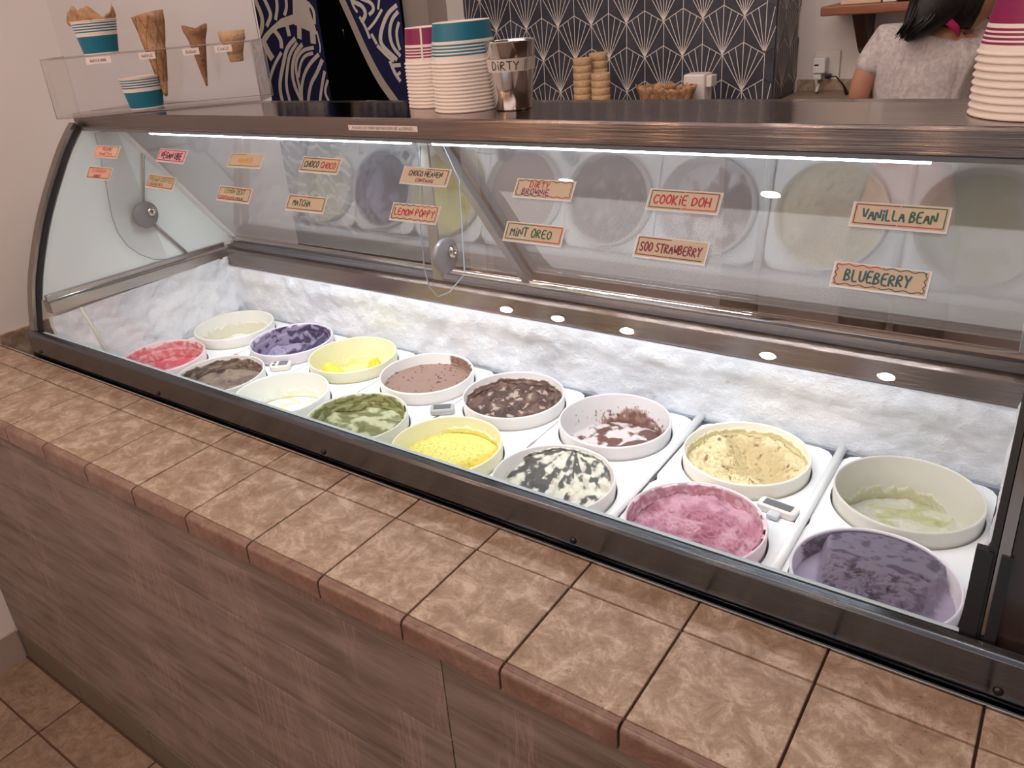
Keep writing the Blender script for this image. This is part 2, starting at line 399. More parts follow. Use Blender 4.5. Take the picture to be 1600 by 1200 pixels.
def hex_mesh(x0=-9, x1=9):
    """tile with its bottom point at the origin, in the x-z plane, facing -y"""
    mb = MB(); gp = 0.0011
    P = [(0, gp), (HW/2-gp, HH/4+gp*.4), (HW/2-gp, HH*.75-gp*.4), (0, HH-gp), (-HW/2+gp, HH*.75-gp*.4), (-HW/2+gp, HH/4+gp*.4)]
    P = clip_poly(P, x0, x1)
    if len(P) < 3: return None
    mb.prism(P, lambda u, v: (u, -0.006, v), lambda u, v: (u, 0.004, v))
    w = 0.0015
    for t in (-.385, -.185, 0, .185, .385):
        # end on the two upper edges
        # upper edge: z = HH - |x|*(HH/4)/(HW/2)
        k = (HH/4)/(HW/2); z = HH/(1+abs(t)*k)
        a = (0.0, 0.002); b = (t*z, z-0.001)
        if not (x0 <= b[0] <= x1): 
            xc = min(max(b[0], x0), x1); 
            if abs(b[0]) > 1e-6: b = (xc, a[1]+(b[1]-a[1])*xc/b[0])
        if not (x0 <= 0 <= x1): continue
        ribbon(mb, [a, b], w*1.6, lambda u, v: (u, -0.0064, v), 1)
    for t in (-1, 1):
        b = (t*(HW/2-0.001), HH*.75)
        if x0 <= b[0] <= x1 and x0 <= 0 <= x1: ribbon(mb, [(0, 0.002), b], w*1.6, lambda u, v: (u, -0.0064, v), 1)
    for a, b in (((0, HH-0.001), (HW/2-0.0008, HH*.75-0.0005)), ((-HW/2+0.0008, HH*.75-0.0005), (0, HH-0.001)), ((-HW/2+0.0009, HH*.75), (-HW/2+0.0009, HH/4))):
        if x0 <= a[0] <= x1 and x0 <= b[0] <= x1: ribbon(mb, [a, b], w*1.5, lambda u, v: (u, -0.0066, v), 1)
    return mb
full = hex_mesh()
first = None; nh = 0
for r in range(-4, 12):
    z = 0.56+r*HR
    if z < 0.0 or z > 1.0: continue
    for c in range(-6, 8):
        x = 0.337+c*HW+(HW/2 if r % 2 else 0)
        if x-HW/2 >= 1.03 or x+HW/2 <= -0.262: continue
        if x-HW/2 < -0.262 or x+HW/2 > 1.03:
            m_ = hex_mesh(-0.262-x, 1.03-x)
            if not m_: continue
            o = m_.build('tile', [NAVY, RAYM], hexc)
        elif first is None: first = o = full.build('tile', [NAVY, RAYM], hexc)
        else: o = first.copy(); COL.objects.link(o); o.parent = hexc
        o.location = (x, 2.21, z)
    # side face tiles (turned onto the return of the column)
    for c in range(0, 2):
        y = 2.21+HW*(0.5+c)-(HW/2 if r % 2 else 0)
        m_ = hex_mesh(2.21-y, 2.455-y)
        if not m_: continue
        o = m_.build('tile', [NAVY, RAYM], hexc); o.rotation_euler = (0, 0, PI/2); o.location = (1.03, y, z)

# ================================================================ COUNTER
PT = 0.15; DF = 0.157; DB = 0.0555
ctr = empty('tiled_counter', (1.0, 0.0, ZF), 'long counter with tiled brown top and whitewashed plank front below the freezer', 'counter')
def C_(o): return world_parent(o, ctr)
C_(box('counter_body', (XW+0.001, Y_PAN+0.012, ZF+0.001), (2.7, 0.0555, -0.0095), GROUT))
gj = 0.0014
for i in range(-2, 18):
    x0 = i*PT; x1 = x0+PT
    if x1 < XW+0.02: continue
    x0 = max(x0, XW)
    rz = random.uniform(-0.0005, 0.0005)
    C_(box('tile', (x0+gj, -DF+0.010, -0.009), (x1-gj, -gj, rz), TILE, None, 0.0012))
    C_(box('tile', (x0+gj, gj, -0.009), (x1-gj, DB-0.001, random.uniform(-0.0005, 0.0003)), TILE, None, 0.0012))
    # rounded bullnose edge tile
    mb = MB(); prof = [(-DF+0.0085, 0.0), (-DF+0.003, -0.0006)]
    for k in range(6):
        a = PI/2+k/5*PI/2; prof.append((-DF+0.002+0.0065*math.cos(a), -0.0075+0.0065*math.sin(a)))
    prof += [(-DF-0.0045, -0.033), (-DF+0.004, -0.034), (-DF+0.0085, -0.008)]
    mb.prism(prof, lambda y, z: (x0+gj, y, z), lambda y, z: (x1-gj, y, z))
    o = C_(mb.build('edge_tile', EDGE, None, 0.0008))
# planks of the front
zs = [-0.035, -0.080, -0.200, -0.320, -0.437, -0.557, -0.680, -0.777]
rr = random.Random(3)
for j in range(len(zs)-1):
    if j in (3,): xs = [XW, 0.10, 1.392, 2.7]
    elif j == 5: xs = [XW, 0.52, 1.392, 2.7]
    else: xs = [XW, 1.392, 2.7]
    for a, b in zip(xs, xs[1:]):
        o = C_(box('plank', (a+0.0008, Y_PAN-rr.uniform(0, 0.0012), zs[j+1]+0.0007), (b-0.0008, Y_PAN+0.0125, zs[j]-0.0007), PLANK, None, 0.0008))
# skirting tiles below
for k in range(-1, 8):
    x0 = max(0.095+0.333*k, XW); x1 = 0.095+0.333*(k+1)
    C_(box('skirting_tile', (x0+0.001, Y_PAN-0.002, ZF+0.005), (x1-0.001, Y_PAN+0.012, -0.783), mat('skirt_tile', (112, 100, 86), 0.55), None, 0.001))
# bright metal trim strip behind the tiles
C_(box('metal_trim', (XW+0.001, DB, -0.012), (2.7, DB+0.0035, 0.0028), CHROME, None, 0.0008))

# ================================================================ FREEZER
XL, XR = 0.008, 1.925
frz = empty('display_freezer', (0.98, 0.35, ZF), 'long stainless ice cream display freezer with curved glass front', 'freezer')
def F_(o): return world_parent(o, frz)
def chain(o, parent):
    o.parent = parent; return o
# cross-section of the curved front (y, z)
PR = [(0.084, 0.040), (0.090, 0.075), (0.099, 0.114), (0.109, 0.150), (0.122, 0.187), (0.137, 0.222), (0.153, 0.256), (0.170, 0.290), (0.189, 0.324), (0.212, 0.361), (0.236, 0.397), (0.258, 0.429), (0.279, 0.457), (0.300, 0.481), (0.318, 0.499)]
def prof_off(d):
    out = []
    for i, (y, z) in enumerate(PR):
        a = PR[max(i-1, 0)]; b = PR[min(i+1, len(PR)-1)]; dy, dz = b[0]-a[0], b[1]-a[1]; l = math.hypot(dy, dz)
        out.append((y+dz/l*d, z-dy/l*d))
    return out
def glass_pt(z, d=0.0):
    """(y, slope angle) on the glass at height z"""
    P_ = prof_off(0.004)
    for a, b in zip(P_, P_[1:]):
        if a[1] <= z <= b[1]:
            t = (z-a[1])/(b[1]-a[1]); return a[0]+(b[0]-a[0])*t, math.atan2(b[1]-a[1], b[0]-a[0])
    return P_[-1][0], 0.8
# lower body
mb = MB(); mb.box((-0.03, 0.064, ZF+0.002), (1.985, 0.068, 0.012)); mb.box((-0.03, 0.068, ZF+0.002), (1.985, 0.73, -0.42)); mb.box((-0.03, 0.722, -0.42), (1.985, 0.73, 0.056)); mb.box((-0.03, 0.068, -0.42), (-0.022, 0.722, 0.035)); mb.box((1.977, 0.068, -0.42), (1.985, 0.722, 0.035))
F_(mb.build('cabinet', STEELD))
# front rail : channel with a top lip
rail = [(0.0665, -0.002), (0.0625, 0.012), (0.0622, 0.056), (0.0650, 0.0615), (0.0745, 0.0635), (0.0790, 0.060), (0.0790, 0.045), (0.0835, 0.045), (0.0835, -0.002)]
mb = MB(); mb.prism(rail, lambda y, z: (-0.028, y, z), lambda y, z: (1.982, y, z)); F_(mb.build('front_rail', STEELD, None, 0.0012, segs=3))
F_(box('seal', (-0.004, 0.0792, 0.046), (1.93, 0.0812, 0.0605), BLACK))
for x in (0.017, 0.5, 0.984, 1.469, 1.958):
    mb = MB(); Mx = Matrix.Translation((x, 0.0622, 0.0185)) @ Matrix.Rotation(PI/2, 4, 'X')
    mb.lathe([(0, 0.0032), (0.002, 0.003), (0.0042, 0.0018), (0.005, 0)], 16, Mx); mb.box((-0.003, -0.0006, 0.003), (0.003, 0.0006, 0.0034), 0, Mx)
    F_(mb.build('screw', mat('dark_screw', (60, 58, 58), 0.35, 1.0)))
# white inner ledge behind the glass foot
mb = MB(); mb.prism([(0.0836, 0.0585), (0.0836, -0.01), (0.114, -0.01), (0.114, 0.036), (0.111, 0.041), (0.092, 0.056)], lambda y, z: (XL-0.004, y, z), lambda y, z: (XR, y, z))
F_(mb.build('inner_ledge', mat('pale_ledge', (206, 222, 228), 0.35), None, 0.002))
# displaced frost-covered liner walls
def slab(name, origin, u, v, n, nu, nv, disp, m, thick=0.02):
    O, U, V, Nn = map(Vector, (origin, u, v, n)); mb = MB(); rows = []
    for i in range(nu+1):
        r = []
        for j in range(nv+1):
            a, b = i/nu, j/nv; p = O+U*a+V*b; r.append(p+Nn*disp(a, b, p))
        rows.append(r)
    mb.sheet(rows, 0, True)
    # skirt to the back
    for edge in (rows[0], rows[-1], [r[0] for r in rows], [r[-1] for r in rows]):
        mb.sheet([edge, [p-Nn*thick for p in edge]], 0, False)
    return F_(mb.build(name, m))
def fr(a, b, p, s=1.0):
    q = Vector((p.x*9, p.y*9, p.z*9))
    return 0.006+s*(0.007*noise.noise(q)+0.005*noise.noise(q*2.7)+0.0030*noise.noise(q*7)+0.0022*noise.noise(q*18))
def fr_edge(a, b, p):
    # b = 1 at the top: frost stops short of the rail with a ragged edge
    return fr(a, b, p)+0.010*max(0, 1-abs(b-0.93)/0.08)*(0.5+noise.noise(Vector((p.x*30, p.y*30, 3))))
slab('frost_wall_back', (XL, 0.640, -0.30), (XR-XL, 0, 0), (0, -0.012, 0.357), (0, -1, 0), 300, 50, lambda a, b, p: fr_edge(a, b, p)+0.006*(1-b), FROST)
def fl_left(a, b, p):
    wedge = 0.052*max(0, 1-(p.z+0.08)/0.12) if p.z > -0.08 else 0.052
    return fr(a, b, p, 1.5)+wedge*0.75+0.006*max(0, noise.noise(Vector((p.y*14, p.z*14, 5))))
slab('frost_wall_left', (XL, 0.112, -0.30), (0, 0.53, 0), (0, 0, 0.385), (1, 0, 0), 90, 60, fl_left, FROST)
slab('frost_wall_right', (XR, 0.112, -0.30), (0, 0.53, 0), (0, 0, 0.37), (-1, 0, 0), 60, 40, lambda a, b, p: fr(a, b, p)*0.6, FROST, 0.004)
F_(box('liner_front', (XL, 0.1125, -0.30), (XR, 0.1145, 0.02), WHITEP))
F_(box('liner_bottom', (XL, 0.115, -0.302), (XR, 0.64, -0.298), WHITEP))
# pale joint on the left liner
mb = MB(); mb.tube([(XL+0.006, 0.185, 0.088), (XL+0.012, 0.197, 0.03), (XL+0.055, 0.200, -0.05)], 0.004, 6); F_(mb.build('corner_seal', mat('cream_seal', (232, 232, 214), 0.5)))
# steel ledge rails round the well
F_(MB().prism([(0.634, 0.056), (0.628, 0.060), (0.628, 0.100), (0.634, 0.105), (0.730, 0.110), (0.730, 0.056)], lambda y, z: (XL-0.01, y, z), lambda y, z: (1.975, y, z)).build('back_ledge', STEEL, None, 0.002))
mb = MB(); mb.prism([(-0.02, 0.086), (XL+0.004, 0.086), (XL+0.004, 0.112), (XL-0.004, 0.118), (XL-0.004, 0.130), (-0.02, 0.132)], lambda x, z: (x, 0.118, z+0.008), lambda x, z: (x, 0.634, z-0.006))
F_(mb.build('side_ledge', STEELY, None, 0.0015))
# round rail along the door foot
mb = MB(); mb.tube([(0.016, 0.664, 0.128), (1.93, 0.664, 0.128)], 0.010, 14); mb.box((0.0, 0.660, 0.112), (1.93, 0.672, 0.122))
F_(mb.build('door_track', CHROME))
F_(box('track_groove', (0.0, 0.645, 0.1085), (1.93, 0.662, 0.1125), mat('dark_groove', (70, 72, 78), 0.4)))
# end panels (white laminate), left and right
inner = prof_off(0.010)
poly = [(0.112, 0.128)]+[p for p in inner if p[1] > 0.13]+[(0.345, 0.505), (0.70, 0.505), (0.70, 0.112)]
F_(MB().prism(poly, lambda y, z: (-0.022, y, z), lambda y, z: (-0.004, y, z)).build('end_panel', mat('pale_end_panel', (230, 240, 240), 0.32), None))
# stainless posts following the curve + rubber gaskets
def curved_strip(name, x0, x1, d0, d1, m, prof=None, close=True):
    A = prof_off(d0); Bq = prof_off(d1)
    if prof: A = [a for a in A if prof[0] <= a[1] <= prof[1]]; Bq = Bq[:len(A)] if prof[0] < 0.05 else Bq[-len(A):]
    poly = A+Bq[::-1]; mb = MB()
    n = len(A)
    for X in (x0, x1):
        mb.add([(X, y, z) for y, z in A+Bq], [(i, i+1, n+i+1, n+i) for i in range(n-1)])
    for Q in (A, Bq):
        mb.sheet([[(x0, y, z) for y, z in Q], [(x1, y, z) for y, z in Q]], 0, True)
    mb.add([(x0, *A[0]), (x1, *A[0]), (x1, *Bq[0]), (x0, *Bq[0])], [(0, 1, 2, 3)])
    mb.add([(x0, *A[-1]), (x1, *A[-1]), (x1, *Bq[-1]), (x0, *Bq[-1])], [(0, 1, 2, 3)])
    return F_(mb.build(name, m))
curved_strip('post', -0.030, -0.008, -0.014, 0.006, STEELZ)
curved_strip('gasket', -0.0078, -0.0035, -0.004, 0.006, BLACK)
curved_strip('gasket', 1.926, 1.933, -0.004, 0.014, BLACK)
curved_strip('post', 1.934, 1.944, -0.006, 0.008, STEELZ)
curved_strip('side_trim_panel', 1.945, 1.983, -0.002, 0.006, mat('smoked_panel', (46, 36, 34), 0.12))
curved_strip('glass_clip', 1.915, 1.930, -0.009, 0.012, BLACKP, (0.0, 0.155))
curved_strip('glass_clip', 1.937, 1.947, -0.009, 0.006, BLACKP, (0.0, 0.155))
# curved glass
GP = prof_off(0.002); GP = [GP[0]]+GP
mb = MB(); A = prof_off(0.0); Bq = prof_off(0.004)
mb.sheet([[(x, y, z) for y, z in A] for x in (-0.001, 1.926)], 0, True)
glass = F_(mb.build('curved_glass', GLASS)); 
mb = MB(); mb.sheet([[(x, y, z) for y, z in Bq] for x in (-0.001, 1.926)], 0, True); F_(mb.build('glass_inner_face', GLASS))
# hood
hood = [(0.321, 0.494), (0.3205, 0.524), (0.3225, 0.5268), (0.495, 0.527), (0.56, 0.522), (0.56, 0.508), (0.335, 0.505), (0.335, 0.494)]
F_(MB().prism(hood, lambda y, z: (-0.030, y, z), lambda y, z: (1.985, y, z)).build('hood', STEEL, None, 0.0015, segs=3))
F_(box('hood_top', (-0.029, 0.3245, 0.5262), (1.984, 0.495, 0.52715), STEELT))
F_(MB().prism([(0.3215, 0.488), (0.3215, 0.4938), (0.345, 0.4938), (0.345, 0.488)], lambda y, z: (-0.005, y, z), lambda y, z: (1.93, y, z)).build('glass_channel', mat('grey_channel', (120, 122, 126), 0.35, 0.6)))
# led tubes
for a, b in ((0.20, 0.985), (1.038, 1.79)):
    h_ = F_(box('led_housing', (a-0.01, 0.362, 0.488), (b+0.01, 0.384, 0.505), WHITEP))
    t_ = MB().tube([(a, 0.372, 0.481), (b, 0.372, 0.481)], 0.0065, 10).build('led_tube', LED); F_(t_)
# tilted rear doors: two panes in a plane through (0.655,0.13) and (0.40,0.47)
DY0, DZ0, DY1, DZ1 = 0.664, 0.138, 0.400, 0.492
def door_pt(t, d=0.0):
    l = math.hypot(DY1-DY0, DZ1-DZ0); n = ((DZ1-DZ0)/l, -(DY1-DY0)/l)
    return (DY0+(DY1-DY0)*t+n[0]*d, DZ0+(DZ1-DZ0)*t+n[1]*d)
def door_bar(name, x0, x1, t0, t1, d0, d1, m):
    P = [door_pt(t0, d0), door_pt(t1, d0), door_pt(t1, d1), door_pt(t0, d1)]
    return MB().prism(P, lambda y, z: (x0, y, z), lambda y, z: (x1, y, z)).build(name, m, None, 0.001)
for x0, x1, d in ((0.012, 1.012, 0.0), (1.016, 1.93, 0.012)):
    dp = F_(door_bar('rear_door', x0+0.012, x1-0.012, 0.02, 0.985, d-0.002, d+0.002, MIRRG))
F_(door_bar('door_edge', -0.003, 0.022, 0.0, 1.0, -0.006, 0.006, mat('white_door_edge', (226, 226, 224), 0.35)))
F_(door_bar('door_frame_bar', 1.006, 1.026, -0.02, 1.0, -0.012, 0.004, mat('grey_anodised', (150, 146, 146), 0.35, 0.5)))
F_(door_bar('door_edge', 1.905, 1.93, 0.0, 1.0, -0.004, 0.016, GREYP))
for xk in (0.32, 1.50):
    pass
# hinge arms with discs at the left end and the centre
def hinge(x, s):
    pb = (MB().tube([(0.004, 0.463, 0.43), (0.004, 0.418, 0.268)], 0.0035, 8) if s < 1 else MB().box((x-0.011*s, 0.404, 0.215), (x+0.011*s, 0.410, 0.505))).build('support_bar', mat('satin_grey_bar', (156, 154, 146), 0.3, 0.6), None, 0.001); F_(pb)
    mb = MB(); Mx = Matrix.Translation((x+0.014, 0.412, 0.262)) @ Matrix.Rotation(PI/2, 4, 'Y')
    mb.lathe([(0, 0.0), (0.032, 0.0), (0.034, 0.002), (0.034, 0.008), (0.032, 0.010), (0, 0.010)], 32, Mx)
    dsc = F_(mb.build('hinge_disc', mat('clear_grey_disc', (118, 118, 122), 0.25)))
    mb = MB(); Mk = Matrix.Translation((x+0.024, 0.425, 0.268)) @ Matrix.Rotation(PI/2, 4, 'Y')
    mb.lathe([(0.004, 0.0), (0.012, 0.0), (0.012, 0.006), (0.008, 0.009), (0.004, 0.009), (0.004, 0.0)], 24, Mk)
    k_ = F_(mb.build('locking_knob', CHROME))
hinge(-0.003+0.004, 0.35); hinge(0.985, 1.0)
F_(MB().tube([(0.004, 0.435, 0.232), (0.004, 0.51, 0.130)], 0.004, 6).build('strut', mat('grey_anodised', (150, 146, 146), 0.35)))
# clear side shields with a rounded lower corner
def shield(x, pts):
    mb = MB(); mb.prism(pts, lambda y, z: (x, y, z), lambda y, z: (x+0.003, y, z)); o = F_(mb.build('clear_shield', ACRYL))
    e = MB(); e.tube([(x+0.0015, y, z) for y, z in pts], 0.0012, 6); F_(e.build('shield_edge', GEDGE)); return o
sh = [(0.400, 0.486), (0.400, 0.478), (0.345, 0.478), (0.338, 0.36), (0.330, 0.28), (0.334, 0.235), (0.350, 0.195), (0.376, 0.165), (0.412, 0.140), (0.45, 0.128)]
shield(0.004, sh+[(0.45, 0.486)][:0]+[])
shield(1.030, [(0.345, 0.478), (0.322, 0.36), (0.318, 0.27), (0.326, 0.232), (0.345, 0.208), (0.380, 0.205), (0.430, 0.225), (0.44, 0.40), (0.40, 0.478)])

# ---------------------------------------------------------------- plates with tub holes
TX = [0.167, 0.396, 0.613, 0.842, 1.074, 1.305, 1.555, 1.805]
TY = [0.273, 0.497]
RO = 0.1055
bnd = [XL+0.058]+[(a+b)/2 for a, b in zip(TX, TX[1:])]+[XR-0.006]
bnd[6] = 1.423; bnd[7] = 1.6765
ZP = -0.078
def plate(i):
    x0, x1 = bnd[i]+0.0015, bnd[i+1]-0.0015
    if i == 6: x0 += 0.012
    if i == 7: x0 += 0.012
    cx = TX[i]; mb = MB(); ym = (TY[0]+TY[1])/2
    tops = []
    for cy, ya, yb, rc in ((TY[0], 0.130, ym, 0), (TY[1], ym, 0.612, 0.03)):
        ns = 64; Rr = RO+0.002
        inn, out = [], []
        for k in range(ns):
            a = 2*PI*k/ns; c, s = math.cos(a), math.sin(a)
            tx = ((x1-cx) if c > 0 else (x0-cx))/c if abs(c) > 1e-9 else 1e9
            ty = ((yb-cy) if s > 0 else (ya-cy))/s if abs(s) > 1e-9 else 1e9
            t = min(tx, ty); px_, py_ = cx+c*t, cy+s*t
            if rc and s > 0:      # rounded back corners
                for ex, sg in ((x1, 1), (x0, -1)):
                    qx = ex-sg*rc; qy = yb-rc
                    if (px_-qx)*sg > 0 and py_-qy > 0:
                        d = math.hypot(px_-qx, py_-qy)
                        # point of the corner arc on the same ray
                        ox, oy = cx-qx, cy-qy; bq = ox*c+oy*s; cc = ox*ox+oy*oy-rc*rc; t2 = -bq+math.sqrt(max(bq*bq-cc, 0)); px_, py_ = cx+c*t2, cy+s*t2
            r2 = min(Rr, math.hypot(px_-cx, py_-cy)-0.0008)
            inn.append((cx+c*r2, cy+s*r2)); out.append((px_, py_))
        n = ns
        v = [(x, y, ZP) for x, y in inn]+[(x, y, ZP) for x, y in out]+[(x, y, ZP-0.012) for x, y in inn]+[(x, y, ZP-0.012) for x, y in out]
        f = []
        for k in range(n):
            k2 = (k+1) % n; f += [(k, k2, n+k2, n+k), (2*n+k, 3*n+k, 3*n+k2, 2*n+k2), (n+k, n+k2, 3*n+k2, 3*n+k), (k, 2*n+k, 2*n+k2, k2)]
        mb.add(v, f)
    o = mb.build('holder_plate', WHITEP, None, 0, loc=(cx, ym, ZP))
    return o
ordw = ['first', 'second', 'third', 'fourth', 'fifth', 'sixth', 'seventh', 'rightmost']
near = ['holding the cream and red tubs at the left end', 'around the ube and grey-brown tubs', 'around the bright lemon and white sorbet tubs', 'around the chocolate chip and green matcha tubs',
        'around the brownie and lemon poppy tubs', 'around the brown-smeared and cookie tubs', 'around the vanilla and pink strawberry tubs', 'around the pale green and blueberry tubs']
for i in range(8):
    tag(plate(i), 'white plastic holder plate '+near[i], 'plate', 'white plates holding the tubs')
for x, lb in ((1.427, 'white round bar between the cookie and strawberry tub plates'), (1.683, 'white round bar between the strawberry and blueberry tub plates')):
    mb = MB(); mb.tube([(x, 0.16, ZP+0.004), (x, 0.622, ZP+0.004)], 0.0075, 12); mb.box((x-0.003, 0.16, ZP-0.014), (x+0.003, 0.62, ZP+0.0))
    tag(mb.build('divider_bar', WHITEP), lb, 'bar', 'bars between the plates')
# dark gap trim rail behind the plates
F_(box('plate_rail', (XL+0.06, 0.614, ZP-0.014), (XR-0.005, 0.622, ZP-0.001), mat('grey_gap_rail', (150, 156, 166), 0.4, 0.4)))

# ---------------------------------------------------------------- tubs with ice cream
def tub_mesh(tint):
    mb = MB(); z0 = -0.05
    prof = [(0.0, -0.232), (0.090, -0.232), (0.094, -0.228), (0.1025, -0.105), (RO-0.0008, z0-0.018), (RO, z0-0.0025), (RO-0.0012, z0), (RO-0.0030, z0), (RO-0.0040, z0-0.0025), (RO-0.0045, z0-0.018), (RO-0.0062, z0-0.022), (0.0975, -0.105), (0.0905, -0.222), (0.0, -0.222)]
    mb.lathe(prof, 72); return mb
def rin(z):
    if z > -0.072: return RO-0.0045
    t = min(1, (-0.072-z)/0.15); return (RO-0.0062)*(1-t)+0.0905*t
def fbm(x, y, z=0.0, o=4):
    s = 0; a = 1; f = 1
    for _ in range(o): s += a*noise.noise(Vector((x*f, y*f, z+f))); a *= .5; f *= 2.1
    return s
def sstep(a, b, x):
    t = min(1, max(0, (x-a)/(b-a))); return t*t*(3-2*t)
def mixc(a, b, t): return tuple(x*(1-t)+y*t for x, y in zip(a, b))
FAR = math.atan2(0.82, -0.57)      # the side of the tub wall that faces the customer's eye
def ice(name, parent, seed, level, hfun, cfun, smear, scol, wallc, NR=84, NA=250):
    """level: depth of the surface; hfun(x,y)->height offset; cfun(x,y,h)->colour; smear(theta, s)->0..1 thickness up the wall"""
    mb = MB(); cols = []; vs = []
    zb = -0.05-level
    rings = []
    for i in range(NR+1):
        q = i/NR; ring = []
        for k in range(NA):
            a = 2*PI*k/NA
            R = rin(zb)-0.0006
            x, y = math.cos(a)*R*q, math.sin(a)*R*q
            h = hfun(x, y)
            z = min(zb+h, -0.054); Rz = rin(z)-0.0006
            x, y = math.cos(a)*Rz*q, math.sin(a)*Rz*q
            ring.append((x, y, z)); cols.append(cfun(x, y, h))
        rings.append(ring)
    NW = 22
    edge = rings[-1]
    for i in range(1, NW+1):
        s = i/NW; ring = []
        for k in range(NA):
            a = 2*PI*k/NA; ze = edge[k][2]; z = ze+(-0.0515-ze)*s
            m_ = smear(a, s, seed)
            r = rin(z)+0.0016-min(0.0045, max(0, m_)*0.010)
            sp = sstep(0.10, 0.42, m_+0.22*noise.noise(Vector((math.cos(a)*26, math.sin(a)*26, z*260))))
            ring.append((math.cos(a)*r, math.sin(a)*r, z)); cols.append(mixc(wallc, scol(a, s, m_), sp))
        rings.append(ring)
    mb.sheet([r+[r[0]] for r in rings], 0, True)
    # colours follow the duplicated seam
    full_cols = []
    for i in range(len(rings)):
        full_cols += cols[i*NA:(i+1)*NA]+[cols[i*NA]]
    me = bpy.data.meshes.new(name); me.from_pydata(mb.v, [], mb.f); me.materials.append(ICE); me.polygons.foreach_set('use_smooth', [True]*len(me.polygons))
    ca = me.color_attributes.new('Col', 'FLOAT_COLOR', 'POINT')
    buf = []
    for c in full_cols: buf += [*s2l([min(255, max(0, v)) for v in c]), 1.0]
    ca.data.foreach_set('color', buf)
    o = bpy.data.objects.new(name, me); COL.objects.link(o); o.parent = parent; return o
def ang(a, b):
    d = (a-b+PI) % (2*PI)-PI; return abs(d)
def no_smear(a, s, seed): return 0.0
def back_smear(width, height, amt=1.0, center=FAR, f=5):
    def g_(a, s, seed):
        n = fbm(math.cos(a)*f, math.sin(a)*f, s*3+seed, 3)
        return amt*(sstep(width, width*0.55, ang(a, center))*sstep(height+0.12, height-0.1, s+0.25*n))-0.15+0.12*n
    return g_
SPEC = []
def rough_h(seed, amp, f): return lambda x, y: amp*fbm(x*f, y*f, seed)
def const_s(c1, c2=None, f=6): 
    def g_(a, s, m_):
        t = sstep(-0.2, 0.3, fbm(math.cos(a)*f, math.sin(a)*f, s*5)) if c2 else 0
        return mixc(c1, c2 or c1, t)
    return g_
def rdg(x, y, seed, f=1.0):
    n = 1-abs(noise.noise(Vector((x*f, y*f, seed))))*2; n2 = 1-abs(noise.noise(Vector((x*f*2.1+5, y*f*2.1, seed+2))))*2
    return n*0.65+n2*0.35
def fleck(c0, c1, f, th, seed, w=0.08, base2=None, f2=18):
    def g_(x, y, h):
        b_ = c0 if not base2 else mixc(c0, base2, sstep(-.25, .35, fbm(x*f2, y*f2, seed+3)))
        t = sstep(th, th+w, fbm(x*f, y*f, seed)); return mixc(b_, c1, t)
    return g_
tubs = []
def tub(ix, iy, label, level, hfun, cfun, smear=no_smear, scol=None, inner=(240, 240, 238), partlab=None):
    x, y = TX[ix], TY[iy]; seed = ix*7+iy*3+1
    t = empty('ice_cream_tub', (x, y, 0), label, 'tub', 'ice cream tubs in the freezer')
    body = tub_mesh(None).build('tub', mat('tub_plastic_%d_%d_%d' % inner, inner, 0.38), t)
    o = ice('ice_cream', t, seed, level, hfun, cfun, smear, scol or const_s((240, 240, 240)), inner)
    if partlab: o['label'] = partlab
    tubs.append(t)
def bowl(k, p=2): return lambda x, y: k*((x*x+y*y)/0.0104)**(p/2)
# far row, left to right
tub(0, 1, 'nearly empty tub of cream-white ice cream, far row at left end', 0.075, lambda x, y: 0.006*fbm(x*14, y*14, 2)+bowl(0.012)(x, y), fleck((226, 224, 206), (240, 240, 230), 18, 0.0, 2), back_smear(2.2, 0.5, 0.8), const_s((228, 226, 208)), (236, 236, 230))
def ube_c(x, y, h):
    n = fbm(x*26, y*26, 9); t = sstep(-0.45, 0.0, n+ (x*8-y*3)); return mixc((152, 144, 172), (58, 50, 84), t)
tub(1, 1, 'tub of dark purple ube ice cream beside the bright lemon tub', 0.052, lambda x, y: 0.014*fbm(x*20, y*20, 5)+0.03*sstep(0.0, 0.09, x*0.9+y*0.5), ube_c, back_smear(2.6, 0.95, 1.3), lambda a, s, m_: mixc((164, 154, 182), (60, 52, 88), sstep(-.05, .22, fbm(math.cos(a)*5, math.sin(a)*5, s*4)+0.25*math.cos(a-0.9))), (224, 220, 230))
def lem_h(x, y):
    return 0.004*fbm(x*40, y*40, 3)+0.055*math.exp(-(((x+0.035)**2+(y+0.045)**2)/0.0011))+0.05*math.exp(-(((x-0.055)**2+(y-0.02)**2)/0.0010))*(1+0.5*fbm(x*50, y*50, 1))+0.035*math.exp(-(((x-0.02)**2+(y+0.05)**2)/0.0012))
tub(2, 1, 'tub with broken chunks of bright lemon ice cream, far row', 0.070, lem_h, lambda x, y, h: mixc((228, 222, 150), (236, 214, 74), sstep(0.006, 0.022, h)), back_smear(2.6, 0.3, 0.5), const_s((230, 226, 172), (230, 228, 188)), (228, 226, 196))
tub(3, 1, 'tub of smooth milk chocolate ice cream with dark chips', 0.026, lambda x, y: 0.0015*fbm(x*30, y*30, 4)+(0.002 if fbm(x*120, y*120, 7) > 0.5 and fbm(x*20, y*20, 2) > -0.05 else 0), (lambda x, y, h: (66, 46, 42) if fbm(x*120, y*120, 7) > 0.5 and fbm(x*20, y*20, 2) > -0.05 else (150, 120, 108)), lambda a, s, sd: 1.2*sstep(0.9, 0.45, ang(a, 0.95))*sstep(1.15, 0.8, s+0.3*fbm(math.cos(a)*9, math.sin(a)*9, s*6, 3))-0.12, lambda a, s, m_: mixc((150, 118, 104), (82, 58, 50), sstep(0.1, 0.5, fbm(math.cos(a)*14, math.sin(a)*14, s*9))), (238, 236, 234))
